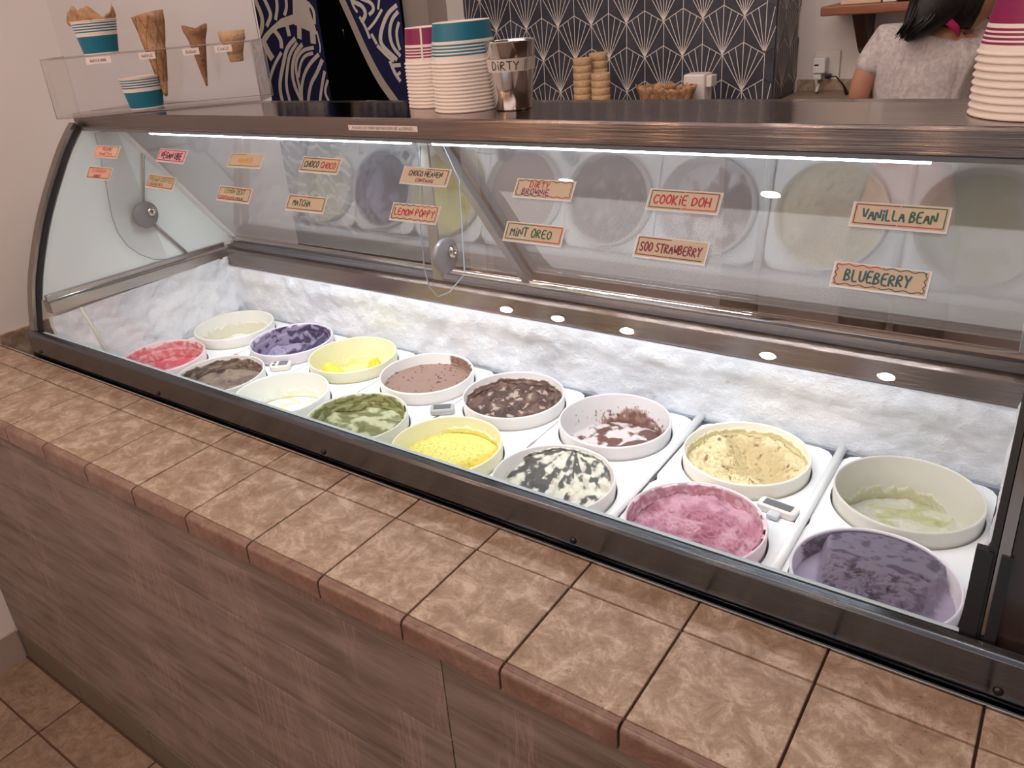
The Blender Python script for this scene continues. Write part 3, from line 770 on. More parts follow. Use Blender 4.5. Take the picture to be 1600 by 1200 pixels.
def brw_c(x, y, h):
    n = fbm(x*30, y*24, 3); n2 = fbm(x*60, y*60, 8); c = mixc((74, 52, 46), (110, 84, 74), sstep(-.1, .5, n)); return mixc(c, (176, 154, 142), sstep(0.34, 0.52, n2+0.25*math.exp(-((x+0.03)**2+(y-0.02)**2)/0.0012)))
tub(4, 1, 'tub of dark chocolate brownie ice cream with pale streaks', 0.026, lambda x, y: 0.010*fbm(x*34, y*34, 11), brw_c, back_smear(2.4, 0.45, 0.9), const_s((104, 78, 68), (140, 116, 104)), (232, 228, 226))
def emp_c(x, y, h):
    n = fbm(x*34, y*34, 6); d = math.exp(-((x-0.035)**2+(y+0.01)**2)/0.0030); return mixc((214, 206, 204), (104, 70, 62), sstep(0.10, 0.42, n*0.9+d*0.8-0.02))
tub(5, 1, 'nearly empty tub smeared with brown chocolate remains', 0.064, lambda x, y: 0.004*fbm(x*30, y*30, 6)+0.030*math.exp(-((x-0.05)**2+(y+0.01)**2)/0.0016), emp_c, lambda a, s, sd: 0.8*sstep(0.5, 0.0, ang(a, 1.55))*sstep(0.95, 0.1, s)+0.7*sstep(1.7, 0.9, ang(a, 1.0))*sstep(0.55, 0.05, s+.4*fbm(math.cos(a)*12, math.sin(a)*12, s*8))-0.08+0.7*max(0, fbm(math.cos(a)*24, math.sin(a)*24, s*10)-0.22)*sstep(1, .5, s), const_s((112, 78, 68), (150, 116, 104)), (226, 222, 222))
def van_h(x, y):
    r = math.hypot(x+0.02, y-0.03); g1 = 0.012*math.sin(r*150+2*fbm(x*20, y*20, 2))*sstep(0.0, 0.03, abs(x)+0.01)
    dig = -0.022*math.exp(-(((x-0.02)*0.8+(y-0.01)*0.4)**2/0.0009+((y-0.02)**2)/0.0022))
    sm = math.exp(-(((x-0.015)*0.8+(y-0.02)*0.35)**2/0.0007+((y-0.01)**2)/0.004))
    return 0.010*fbm(x*22, y*22, 2)+dig+(1-0.85*sm)*0.0095*rdg(x*0.8+y*0.5, y*1.2-x*0.3, 2, 105)
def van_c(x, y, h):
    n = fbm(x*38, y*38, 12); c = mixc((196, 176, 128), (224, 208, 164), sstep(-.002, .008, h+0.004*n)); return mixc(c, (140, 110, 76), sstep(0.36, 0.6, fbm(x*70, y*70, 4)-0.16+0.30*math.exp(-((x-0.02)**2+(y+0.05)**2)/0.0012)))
tub(6, 1, 'tub of creamy vanilla ice cream scooped into rough ridges', 0.030, van_h, van_c, back_smear(2.8, 0.5, 1.0), const_s((224, 212, 168), (212, 200, 150)), (238, 236, 222))
def pal_c(x, y, h):
    return mixc((196, 194, 176), (178, 176, 132), sstep(-0.1, 0.25, fbm(x*24, y*24, 5)+0.35-4*abs(x+0.0)-2*abs(y+0.03)))
tub(7, 1, 'nearly empty tub with pale green ice cream remains, rightmost of far row', 0.078, lambda x, y: 0.005*fbm(x*44, y*44, 5), pal_c, back_smear(1.5, 0.28, 0.55), const_s((190, 188, 150)), (214, 212, 202))
# near row
def red_c(x, y, h): return mixc((206, 96, 110), (226, 156, 164), sstep(-.1, .4, fbm(x*28, y*28, 3)))
tub(0, 0, 'tub of red raspberry sorbet at left end of near row', 0.045, lambda x, y: 0.010*fbm(x*22, y*22, 3), red_c, back_smear(2.8, 0.9, 1.2), lambda a, s, m_: mixc((226, 130, 142), (236, 188, 192), sstep(-.2, .3, fbm(math.cos(a)*7, math.sin(a)*7, s*4))), (244, 222, 224))
def gb_c(x, y, h): return mixc(mixc((146, 130, 116), (110, 96, 86), sstep(-.2, .4, fbm(x*14, y*20, 3))), (56, 46, 46), sstep(0.28, 0.46, fbm(x*34, y*22, 13)))
tub(1, 0, 'tub of grey-brown coffee ice cream with black streaks', 0.034, lambda x, y: 0.008*fbm(x*24, y*24, 9), gb_c, back_smear(2.8, 0.75, 1.1, FAR-0.6), const_s((150, 134, 120), (96, 82, 74)), (232, 230, 226))
tub(2, 0, 'tub with the remains of white lemon sorbet, near row', 0.060, lambda x, y: 0.016*fbm(x*30, y*30, 4)*sstep(-0.05, 0.05, x-y*0.3), lambda x, y, h: mixc((240, 242, 232), (232, 230, 168), sstep(0.1, 0.35, fbm(x*40, y*40, 6))), back_smear(1.2, 0.35, 0.8), const_s((238, 240, 230)), (240, 242, 238))
def mat_c(x, y, h): return mixc((112, 116, 72), (184, 188, 152), sstep(-0.02, 0.4, fbm(x*22, y*30, 5)+0.10))
tub(3, 0, 'tub of olive green matcha ice cream, near row', 0.034, lambda x, y: 0.008*fbm(x*24, y*24, 5), mat_c, back_smear(2.9, 1.0, 1.3), lambda a, s, m_: mixc((176, 180, 132), (122, 128, 74), sstep(-.1, .25, fbm(math.cos(a)*6, math.sin(a)*6, s*5))), (220, 224, 208))
def lp_h(x, y):
    k = sstep(0.0, 0.012, x*0.9-y*0.42-0.020); return 0.0012*fbm(x*120, y*120, 3)+k*(-0.007+0.006*fbm(x*110, y*110, 9))+0.010*sstep(0.07, 0.10, x+y*0.35)
def lp_c(x, y, h):
    k = sstep(0.0, 0.012, x*0.9-y*0.42-0.020); return mixc(mixc((226, 218, 124), (200, 190, 96), sstep(0.2, 0.4, fbm(x*160, y*160, 2))), (214, 192, 70), k*0.85)
tub(4, 0, 'tub of speckled yellow lemon poppy ice cream with coarse scooped edge', 0.034, lp_h, lp_c, back_smear(2.5, 0.35, 0.9, 0.3), const_s((236, 226, 120), (238, 236, 190)), (240, 238, 204))
def ck_h(x, y):
    d = x*math.cos(1.75)+y*math.sin(1.75); return 0.050*sstep(-0.06, 0.10, d)+0.005*fbm(x*30, y*30, 6)
def ck_c(x, y, h):
    a = math.atan2(y-0.11, x+0.02); r = math.hypot(y-0.11, x+0.02)
    n = fbm(a*5.5, r*16, 3); n2 = fbm(x*70, y*70, 8); dark = sstep(0.06, 0.30, 0.75*n+0.55*n2+0.16*sstep(0.13, 0.03, r)-0.02)
    return mixc(mixc((214, 212, 196), (188, 184, 166), sstep(-.3, .4, n2)), (66, 66, 66), dark*0.95)
tub(5, 0, 'tub of mint cookie ice cream streaked black and cream, near row', 0.060, ck_h, ck_c, back_smear(1.1, 0.45, 1.0, 1.75, 9), const_s((92, 92, 90), (190, 186, 172), 12), (234, 230, 226))
def st_h(x, y):
    return 0.0085*rdg(x*0.55, y*1.3+x*0.2, 3, 120)+0.008*fbm(x*24, y*24, 3)+0.010*sstep(0.0, 0.1, y)
def st_c(x, y, h): return mixc(mixc((176, 116, 136), (200, 152, 168), sstep(-.3, .4, fbm(x*30, y*30, 6))), (140, 66, 94), sstep(0.35, -0.2, rdg(x*0.55, y*1.3+x*0.2, 3, 120))*0.8)  # ridge troughs tinted darker: crevice shade put into the colour
tub(6, 0, 'tub of pink strawberry ice cream beside the white bar, near row', 0.036, st_h, st_c, back_smear(3.2, 1.0, 1.2), lambda a, s, m_: mixc((206, 152, 168), (230, 204, 212), sstep(-.05, .3, fbm(math.cos(a)*7, math.sin(a)*7, s*2.5))), (240, 218, 226))
def bl_m(x, y): return sstep(-0.075, -0.055, x+0.15*y)*sstep(0.078, 0.055, x-0.2*y+0.012*fbm(y*60, x*20, 3))
def bl_h(x, y):
    m_ = bl_m(x, y); return m_*(0.014+0.016*sstep(-0.06, 0.09, y)+0.0080*rdg(x*0.5, y*1.35, 7, 115)+0.006*fbm(x*30, y*30, 3))
def bl_c(x, y, h):
    m_ = bl_m(x, y); n = fbm(x*55, y*75, 6); return mixc((162, 150, 170), mixc((112, 100, 118), (60, 49, 66), max(sstep(0.1, 0.45, n)*0.8, sstep(0.25, -0.3, rdg(x*0.5, y*1.35, 7, 115))*0.9)), m_)  # own mottling, plus shade of the creases painted in as darker purple
tub(7, 0, 'tub of lavender blueberry ice cream, rightmost of near row', 0.030, bl_h, bl_c, lambda a, s, sd: 1.2*sstep(1.15, 0.8, ang(a, 1.9))*sstep(1.2, 0.9, s)-0.12, lambda a, s, m_: mixc((104, 90, 110), (154, 142, 162), sstep(-.1, .3, fbm(math.cos(a)*7, math.sin(a)*7, s*4))), (230, 226, 234))

# ---------------------------------------------------------------- thermometers
def thermo(x, y, rz, L_, W_, label, white, buttons, handle):
    t = empty('digital_thermometer', (x, y, ZP), label, 'thermometer', 'small thermometers lying on the plates', rz)
    mb = MB(); n = 8; hw, hl, rc = W_/2, L_/2, min(W_, L_)*0.28; P = []
    for qx, qy, a0 in ((hl-rc, hw-rc, 0), (-hl+rc, hw-rc, PI/2), (-hl+rc, -hw+rc, PI), (hl-rc, -hw+rc, 1.5*PI)):
        for k in range(n+1): a = a0+k/n*PI/2; P.append((qx+rc*math.cos(a), qy+rc*math.sin(a)))
    mb.prism(P, lambda u, v: (u, v, 0.0005), lambda u, v: (u, v, 0.013))
    mb.build('body', CREAMP if white else GREYP, t, 0.0025, segs=3)
    sx = L_*(0.36 if not buttons else 0.22); ox = 0 if not buttons else L_*0.14
    MB().box((ox-sx, -W_*0.30, 0.0132), (ox+sx, W_*0.30, 0.0142)).build('screen', mat('lcd_screen', (104, 108, 112), 0.2), t, 0.0004)
    if buttons:
        for q in (-1, 1): MB().box((-L_*0.36, q*W_*0.2-0.003, 0.0132), (-L_*0.22, q*W_*0.2+0.003, 0.0145)).build('button', mat('dark_button', (78, 80, 84), 0.4), t)
    if handle:
        MB().box((-0.008, -W_/2-0.014, 0.002), (0.010, -W_/2+0.001, 0.010)).build('clip', mat('clear_clip', (206, 208, 214), 0.2), t, 0.002)
    return t
thermo(0.462, 0.400, 0.65, 0.050, 0.036, 'white thermometer with two buttons between ube and white sorbet tubs', True, True, False)
thermo(0.958, 0.405, 0.60, 0.050, 0.030, 'dark-screened thermometer between milk chocolate and lemon poppy tubs', False, False, False)
thermo(1.644, 0.390, -0.12, 0.062, 0.026, 'white oval-cased thermometer beside the strawberry tub and bar', True, False, True)
mb = MB(); mb.prism([(-0.011, -0.003), (0.009, -0.004), (0.011, 0.002), (-0.004, 0.004)], lambda u, v: (0.290+u, 0.402+v, ZP+0.0003), lambda u, v: (0.290+u*.8, 0.402+v*.8, ZP+0.003))
tag(mb.build('sorbet_spill', mat('red_sorbet', (222, 96, 112), 0.5), None, 0.0008), 'small red smear of sorbet spilled on the white plate beside the red tub', 'spill')

# ---------------------------------------------------------------- flavour cards on the glass
CARDC = mat('kraft_card', (188, 170, 148), 0.5)
LAMI = mat('laminate_edge', (206, 204, 206), 0.15)
INK = {k: mat('ink_'+k, c, 0.5) for k, c in dict(red=(172, 26, 34), maroon=(118, 20, 50), green=(26, 84, 44), teal=(10, 80, 84), navy=(30, 40, 56), black=(34, 36, 38), purple=(120, 36, 110), yellow=(222, 150, 40), olive=(120, 130, 50), pink=(222, 84, 120)).items()}
PINKC = mat('pink_card', (222, 156, 168), 0.5)
def card(xc, zc, lines, border, label, w=0.094, h=0.0265, tilt=0.0, cardm=None, wob=False, shift=0.0):
    y, sl = glass_pt(zc)
    t = empty('flavour_card', (xc, y, zc), label, 'sign', 'handwritten flavour cards on the glass')
    Mx = Matrix.Rotation(sl, 4, 'X') @ Matrix.Rotation(tilt, 4, 'Z')     # local: u along x, v up the glass, normal outwards
    def f(d): return lambda u, v: Mx @ Vector((u, v, d))
    O = 0.0046
    MB().prism([(-w/2-.002, -h/2-.0026), (w/2+.002, -h/2-.0026), (w/2+.002, h/2+.001), (-w/2-.002, h/2+.001)], f(O), f(O+0.0006)).build('laminate', LAMI, t)
    MB().prism([(-w/2, -h/2), (w/2, -h/2), (w/2, h/2), (-w/2, h/2)], f(O+0.0007), f(O+0.0010)).build('card', cardm or CARDC, t)
    mb = MB(); mats = []
    def mi(c):
        if INK[c] not in mats: mats.append(INK[c])
        return mats.index(INK[c])
    z = f(O+0.0014)
    # border drawn in pen
    bw, bh = w/2-0.0022, h/2-0.002
    segs = []
    per = [((-bw, bh), (bw, bh)), ((bw, bh), (bw, -bh)), ((bw, -bh), (-bw, -bh)), ((-bw, -bh), (-bw, bh))]
    rr = random.Random(hash(label) % 1000 if False else len(label)*7+int(xc*100))
    for si, (a, b) in enumerate(per):
        L_ = math.hypot(b[0]-a[0], b[1]-a[1]); ns = max(1, int(L_/0.03))
        for k in range(ns):
            c = border[(si+k) % len(border)]
            if c == '-': continue
            t0, t1 = k/ns+0.01, (k+1)/ns-0.01
            if wob:
                pts = [(a[0]+(b[0]-a[0])*(t0+(t1-t0)*q/12)+(b[1]-a[1])/L_*0.0012*math.sin(q*1.6), a[1]+(b[1]-a[1])*(t0+(t1-t0)*q/12)-(b[0]-a[0])/L_*0.0012*math.sin(q*1.6)) for q in range(13)]
            else:
                pts = [(a[0]+(b[0]-a[0])*t0, a[1]+(b[1]-a[1])*t0), (a[0]+(b[0]-a[0])*t1, a[1]+(b[1]-a[1])*t1)]
            ribbon(mb, pts, 0.0011, z, mi(c))
    mb.build('border', mats, t) if mats else None
    mb = MB(); mats = []
    for k, (txt, cols_, lw, lh, ly, lx) in enumerate(lines):
        words = txt.split(' '); full_ = strokes(txt, lw, lh, 0.03, seed=len(txt)+k)
        # colour by word
        cidx = []
        for wi, wd in enumerate(words):
            for ch in wd: cidx += [cols_[min(wi, len(cols_)-1)]]*len(GL[ch])
        for st, cc in zip(full_, cidx):
            pts = smooth2([(p[0]-lw/2+lx, p[1]+ly) for p in st], 1)
            ribbon(mb, pts, max(0.0011, lh*0.165), z, mi(cc))
    mb.build('lettering', mats, t)
    return t
Z1, Z2 = 0.4485, 0.3895
TOP, BOT = 0.450, 0.3905
card(TX[0]-0.002, TOP, [('PECHE', ['navy'], 0.036, 0.007, 0.002, 0), ('MARTiNi', ['red'], 0.052, 0.006, -0.0085, 0)], ['pink', 'olive', 'red'], 'orange-bordered card with two pen lines, upper row at left end', cardm=mat('peach_card', (226, 180, 160), 0.5), wob=True)
card(TX[0]-0.003, BOT+0.018, [('RASPBERRY', ['pink'], 0.058, 0.007, 0.001, 0), ('SORBET', ['maroon'], 0.030, 0.005, -0.0095, -0.004)], ['navy', 'olive', 'navy'], 'small card with pink RASPBERRY lettering, lower row at left end', cardm=mat('rose_card', (214, 170, 148), 0.5))
card(0.413, TOP, [('VEGAN UBE', ['black'], 0.072, 0.014, -0.007, 0)], ['maroon', 'black'], 'pink card with thick black VEGAN UBE lettering', cardm=PINKC, tilt=-0.02)
card(0.405, BOT+0.012, [('VEGAN COFFEE', ['olive'], 0.080, 0.009, 0.0005, 0), ('COOKiES', ['maroon', 'black'], 0.045, 0.005, -0.0085, -0.012)], ['red', 'maroon', 'red'], 'card with small olive VEGAN COFFEE lettering and red border', tilt=-0.03)
card(0.652, TOP, [('MANGO', ['yellow'], 0.040, 0.010, -0.005, 0)], ['olive', '-', 'olive'], 'card with faded yellow-orange lettering, upper row', tilt=0.01)
card(0.650, BOT+0.004, [('LEMON ZEST', ['olive', 'green'], 0.060, 0.009, 0.001, 0), ('CONTAiNS MiLK', ['red', 'black'], 0.070, 0.005, -0.010, -0.005)], ['maroon', 'red', 'navy'], 'card with green LEMON ZEST lettering above a red line', tilt=-0.01)
card(0.856, TOP, [('CHOCO CHOCO', ['navy', 'red'], 0.078, 0.011, -0.0055, 0)], ['black', 'red', 'navy'], 'card reading CHOCO CHOCO in dark and red letters', tilt=-0.01)
card(0.850, BOT+0.001, [('MATCHA', ['green'], 0.044, 0.011, -0.0055, -0.010)], ['maroon', 'navy', 'black'], 'card reading MATCHA in green letters', tilt=0.0)
card(1.099, 0.444, [('CHOCO HEAVEN', ['navy'], 0.068, 0.009, -0.001, 0), ('CONTAiNS', ['maroon'], 0.036, 0.0055, -0.0105, 0.002)], ['-', 'maroon', '-'], 'card reading CHOCO HEAVEN in front of the grey support bar', tilt=-0.01)
card(1.099, 0.394, [('LEMON POPPY', ['red'], 0.082, 0.011, -0.0055, 0)], ['navy', 'red', 'maroon'], 'card reading LEMON POPPY in red with a wavy border', wob=True, tilt=0.0)
card(1.322, 0.438, [('DiRTY', ['red'], 0.032, 0.0085, 0.001, -0.008), ('BROWNiE', ['purple'], 0.045, 0.0085, -0.0095, -0.012)], ['green', 'maroon', 'red', 'green'], 'card reading DIRTY BROWNIE on two lines', wob=True, tilt=0.0)
card(1.325, 0.384, [('MiNT OREO', ['teal', 'green'], 0.068, 0.012, -0.006, -0.004)], ['green', 'red', 'red'], 'card reading MINT and a cookie flavour in green letters', tilt=0.0)
card(1.532, 0.436, [('COOKiE DOH', ['red'], 0.076, 0.012, -0.006, -0.002)], ['green', 'maroon', 'red'], 'card reading COOKIE DOH in red letters', tilt=0.0)
card(1.531, 0.383, [('SOO STRAWBERRY', ['maroon'], 0.082, 0.0115, -0.006, 0)], ['maroon', '-', 'black'], 'card reading SOO STRAWBERRY in dark red letters', tilt=-0.01)
card(1.781, 0.436, [('VANiLLA BEAN', ['teal', 'green'], 0.074, 0.012, -0.006, 0)], ['maroon', 'green', 'red'], 'card reading VANILLA BEAN in teal and green letters', tilt=0.0)
card(1.776, 0.377, [('BLUEBERRY', ['teal'], 0.066, 0.013, -0.0065, -0.002)], ['red', 'green', 'teal', 'maroon'], 'card reading BLUEBERRY in teal with a scalloped border', wob=True, tilt=-0.01)
# allergen notice on the hood
nt = empty('allergy_notice', (0.972, 0.3204, 0.5105), 'white paper strip with small print stuck on the steel hood', 'sign')
MB().box((-0.079, -0.0005, -0.0045), (0.079, 0.0, 0.0045)).build('strip', mat('sticker_paper', (214, 196, 190), 0.6), nt)
mb = MB()
for st in strokes('PLEASE LET YOUR SERVER KNOW OF ALLERGiES', 0.138, 0.0038, 0.0, 4): ribbon(mb, [(p[0]-0.069, p[1]-0.0019) for p in st], 0.0006, lambda u, v: (u, -0.0008, v))
mb.build('lettering', INK['black'], nt)

# ================================================================ ON THE HOOD
ZH = 0.5272
def cup_profile(rt, rb, h):
    """paper cup standing upside down: rim (rolled) at z=0"""
    return [(rb-0.001, 0.0), (rb+0.0012, 0.0004), (rb+0.0022, 0.0018), (rb+0.0012, 0.0034), (rb-0.0003, 0.0044)], h
def make_cup(rt, rb, h, bands, colr, label, group):
    t = empty('paper_cup', (0, 0, 0), label, 'cup', group)
    WH = mat('cup_paper', (236, 224, 216), 0.55)
    mb = MB(); mb.lathe([(rb-0.0022, 0.0012), (rb-0.0008, 0.0), (rb+0.0010, 0.0005), (rb+0.0018, 0.0020), (rb+0.0008, 0.0036), (rb-0.0006, 0.0044)], 48)
    zs_ = [0.0044]
    for z0_, z1_ in bands: zs_ += [z0_*h, z1_*h]
    zs_.append(h)
    def rz(z): return rb-0.0006+(rt-rb+0.0006)*(z-0.0044)/(h-0.0044)
    for k in range(len(zs_)-1):
        a, b = zs_[k], zs_[k+1]
        if b-a < 1e-5: continue
        mb.lathe([(rz(a), a), (rz(b), b)], 48, mi=1 if k % 2 else 0)
    mb.lathe([(rt, h), (rt-0.0012, h+0.0004), (rt-0.003, h), (rt-0.0035, h-0.006), (0.0, h-0.006)], 48)
    mb.build('cup', [WH, colr], t); return t
TEAL = mat('teal_print', (18, 112, 138), 0.45); MAG = mat('magenta_print', (134, 16, 82), 0.45)
BANDS = [(0.19, 0.235), (0.27, 0.315), (0.35, 0.395), (0.43, 0.475), (0.55, 0.985)]
ORD = 'zero second third fourth fifth sixth seventh eighth ninth tenth eleventh twelfth thirteenth fourteenth'.split()
def stack(x, y, rt, rb, h, n, pitch, colr, top_label, low_label, group, lean=0.0, seam=False):
    c0 = make_cup(rt, rb, h, BANDS, colr, low_label, group)
    for k in range(n):
        c = c0 if k == 0 else copy_tree(c0)
        c.location = (x+lean*k*pitch, y, ZH+k*pitch); c.rotation_euler = (0, 0, 0.3*k)
        c['label'] = low_label % ORD[n-1-k] if k < n-1 else top_label; c['group'] = group
    if seam:
        c.rotation_euler = (0, 0, 0)
        mb = MB(); a = -1.25
        d = Vector((math.cos(a), math.sin(a), 0)); w = Vector((-math.sin(a), math.cos(a), 0))*0.0016
        P = [d*(rb-0.0002)+Vector((0, 0, 0.008)), d*(rt+0.0006)+Vector((0, 0, h-0.001))]
        mb.add([P[0]-w, P[0]+w, P[1]+w, P[1]-w], [(0, 1, 2, 3)])
        mb.build('paper_seam', MATS['cup_paper'], c)
    return c
stack(1.078, 0.425, 0.0470, 0.0545, 0.062, 14, 0.00585, TEAL, 'topmost cup of the inverted stack with blue-green band', 'white rim of inverted cup, %s from top in the blue-green banded stack', 'cups in the blue-green stack')
stack(0.975, 0.470, 0.0440, 0.0500, 0.060, 13, 0.0060, MAG, 'topmost cup of the inverted magenta stack beside the blue-green one', 'white rim of inverted cup, %s from top in the left magenta stack', 'cups in the left magenta stack', seam=True)
stack(1.882, 0.415, 0.0560, 0.0665, 0.058, 9, 0.0082, MAG, 'large topmost inverted cup with magenta band at right edge of hood', 'white rim of large inverted cup, %s from top in right-hand magenta stack', 'cups in the right magenta stack')
# steel cup DIRTY
sc_ = empty('steel_cup', (1.1695, 0.428, ZH), 'polished steel cup with tape reading DIRTY', 'cup')
mb = MB(); mb.lathe([(0.0, 0.0), (0.0285, 0.0), (0.030, 0.002), (0.0335, 0.035), (0.0375, 0.072), (0.0395, 0.102), (0.0405, 0.1035), (0.0400, 0.105), (0.0388, 0.1035), (0.036, 0.07), (0.029, 0.004), (0, 0.003)], 48)
mb.build('cup', CHROME, sc_)
mb = MB(); mb.lathe([(0.0374, 0.060), (0.0395, 0.0795)], 40, a0=-2.5, a1=0.5); mb.build('tape', mat('masking_tape', (204, 192, 184), 0.6), sc_)
mb = MB()
def ontape(u, v):
    a = -1.84+u/0.0395; r = 0.0378+0.0021*(v/0.0195)+0.0004; return (r*math.cos(a), r*math.sin(a), 0.060+v)
for st in strokes('DiRTY', 0.046, 0.0125, 0.02, 5): ribbon(mb, smooth2([(p[0], p[1]+0.0035) for p in st], 1), 0.0014, ontape)
for u in (0.0565, 0.0600): ribbon(mb, [(u, 0.002), (u+.001, 0.017)], 0.001, ontape)
mb.build('lettering', INK['black'], sc_)

# ---------------------------------------------------------------- acrylic cone stand
UR = Vector((0.8078, 0.5896, 0)); UB = Vector((-0.5896, 0.8078, 0))
SO = Vector((0.437, 0.512, ZH))-UR*0.466
ang_s = math.atan2(UR.y, UR.x)
st_ = empty('acrylic_cone_stand', tuple(SO), 'clear acrylic stand holding sample cones on the left end of the hood', 'stand', None, ang_s)
WID, DEP, HS = 0.466, 0.11, 0.127
MB().box((0, 0, 0.0003), (WID, DEP, 0.004)).build('base', ACRYL, st_)
sh_ = MB().box((0, 0, HS-0.003), (WID, DEP, HS)).build('shelf', ACRYL, st_)
for x in (0, WID-0.003): MB().box((x, 0, 0.004), (x+0.003, DEP, HS-0.003)).build('side_panel', ACRYL, st_)
MB().box((0, DEP-0.003, 0.004), (WID, DEP, HS-0.003)).build('back_panel', ACRYL, st_)
MB().box((-0.004, DEP, 0.0), (WID-0.01, DEP+0.003, 0.30)).build('tall_back_panel', ACRYL, st_)
mb = MB()
for a, b in (((0, 0, HS), (WID, 0, HS)), ((0, 0, 0.002), (WID, 0, 0.002)), ((WID, 0, 0.002), (WID, 0, HS)), ((WID, 0, HS), (WID, DEP, HS)), ((WID, 0, 0.002), (WID, DEP, 0.002)), ((WID, DEP, 0.002), (WID, DEP, HS)), ((0.03, DEP, 0.004), (WID, DEP, 0.004)), ((0, 0, 0.002), (0, 0, HS)), ((0, 0, HS), (0, DEP, HS)), ((WID-0.01, DEP+0.002, HS), (WID-0.01, DEP+0.002, 0.3))):
    mb.tube([a, b], 0.0009, 5)
mb.build('polished_edges', mat('acrylic_edge', (170, 158, 160), 0.2), st_)
def sx(px): return (px-60)/335*WID if px else 0
tags = [(0.128, 'WAFFLE BOWL', 0.056), (0.236, 'WAFFLE', 0.036), (0.333, 'SUGAR', 0.036), (0.404, 'CAKE', 0.038)]
for u, tx, w_ in tags:
    tg = MB().box((u-w_/2, -0.0022, HS-0.018), (u+w_/2, -0.0010, HS-0.004)).build('name_strip', mat('white_label', (232, 218, 214), 0.5), st_)
    mb = MB()
    for s_ in strokes(tx, w_*0.66, 0.0052, 0, 2): ribbon(mb, [(p[0]+u-w_*0.33, p[1]+HS-0.014) for p in s_], 0.0009, lambda a, b: (a, -0.0025, b))
    mb.build('lettering', INK['black'], tg)
def wafer_mat(name, a, b, f=60):
    m = mat(name, a, 0.7); n = noise_tex(m, coords(m), f, 5, 0.6); L(m, ramp(m, n, [(0.35, b), (0.6, a)]), B(m).inputs['Base Color'])
    w = N(m, 'ShaderNodeTexVoronoi'); w.inputs['Scale'].default_value = 170; L(m, coords(m), w.inputs['Vector']); bump(m, w.outputs['Distance'], 0.5, 0.002); return m
WAF = wafer_mat('waffle', (196, 156, 120), (164, 122, 88)); WAFP = wafer_mat('pale_wafer', (212, 178, 140), (194, 156, 118)); WAFD = wafer_mat('brown_waffle', (170, 126, 96), (138, 98, 72))
def stand_pt(u, v, z): return SO+UR*u+UB*v+Vector((0, 0, z))
# waffle cone through the shelf
p = stand_pt(0.236, 0.055, HS)
wc = empty('waffle_cone', tuple(p), 'tall pale waffle cone hanging point down through the acrylic shelf', 'cone', 'sample cones in the acrylic stand')
mb = MB(); prof = []
rows = []
for i in range(17):
    q = i/16; r = 0.0335*q+0.0035*(1-q); z = -0.100+0.172*q; row = []
    for k in range(33):
        a = 2*PI*k/32; spiral = 0.0018*((k/32+q*1.5) % 1.0); zz = z+(0.006*math.cos(a-0.5) if i == 16 else 0)*1.0
        row.append(((r+spiral)*math.cos(a), (r+spiral)*math.sin(a), zz))
    rows.append(row)
mb.sheet(rows); mb.add([(0, 0, -0.103)]+[rows[0][k] for k in range(32)], [(0, k+1, (k+1) % 32+1) for k in range(32)])
mb.build('cone', WAF, wc, solid=0.0012, off=-1)
mb = MB()
for k in range(7):
    for sg in (1, -1):
        pts = []
        for i in range(13):
            q = 0.18+0.80*i/12; a = k*2*PI/7+sg*q*2.2; r = 0.0335*q+0.0035*(1-q)+0.0016; pts.append((r*math.cos(a), r*math.sin(a), -0.100+0.172*q))
        mb.tube(pts, 0.0006, 4)
mb.build('waffle_ridges', WAFD, wc)
# sugar cone (small, flared petal top)
p = stand_pt(0.333, 0.055, HS)
s2 = empty('sugar_cone', tuple(p), 'small brown cone with a flared broken rim in the acrylic stand', 'cone', 'sample cones in the acrylic stand')
mb = MB(); rows = []
for i in range(14):
    q = i/13; r = 0.0155*q/0.72+0.002 if q < 0.72 else 0.0175+0.010*sstep(0.72, 1, q); z = -0.088+0.125*q; row = []
    for k in range(33):
        a = 2*PI*k/32; d = 0.005*(1 if q == 1 else q*q*q*0.6)*math.sin(2*a+0.6) if q > 0.72 else 0
        row.append((r*math.cos(a), r*math.sin(a), z+d))
    rows.append(row)
mb.sheet(rows); mb.build('cone', WAFD, s2, solid=0.0014, off=-1)
# cake cup
p = stand_pt(0.412, 0.055, HS)
s3 = empty('wafer_cup', tuple(p), 'pale flat-bottomed wafer cup at the right end of the acrylic stand', 'cone', 'sample cones in the acrylic stand')
mb = MB(); mb.lathe([(0, -0.042), (0.014, -0.042), (0.0155, -0.04), (0.0195, -0.002), (0.0205, 0.0), (0.0275, 0.003), (0.0290, 0.022), (0.0275, 0.023), (0.026, 0.004), (0.014, -0.036), (0, -0.036)], 32)
mb.build('cup', WAFP, s3)
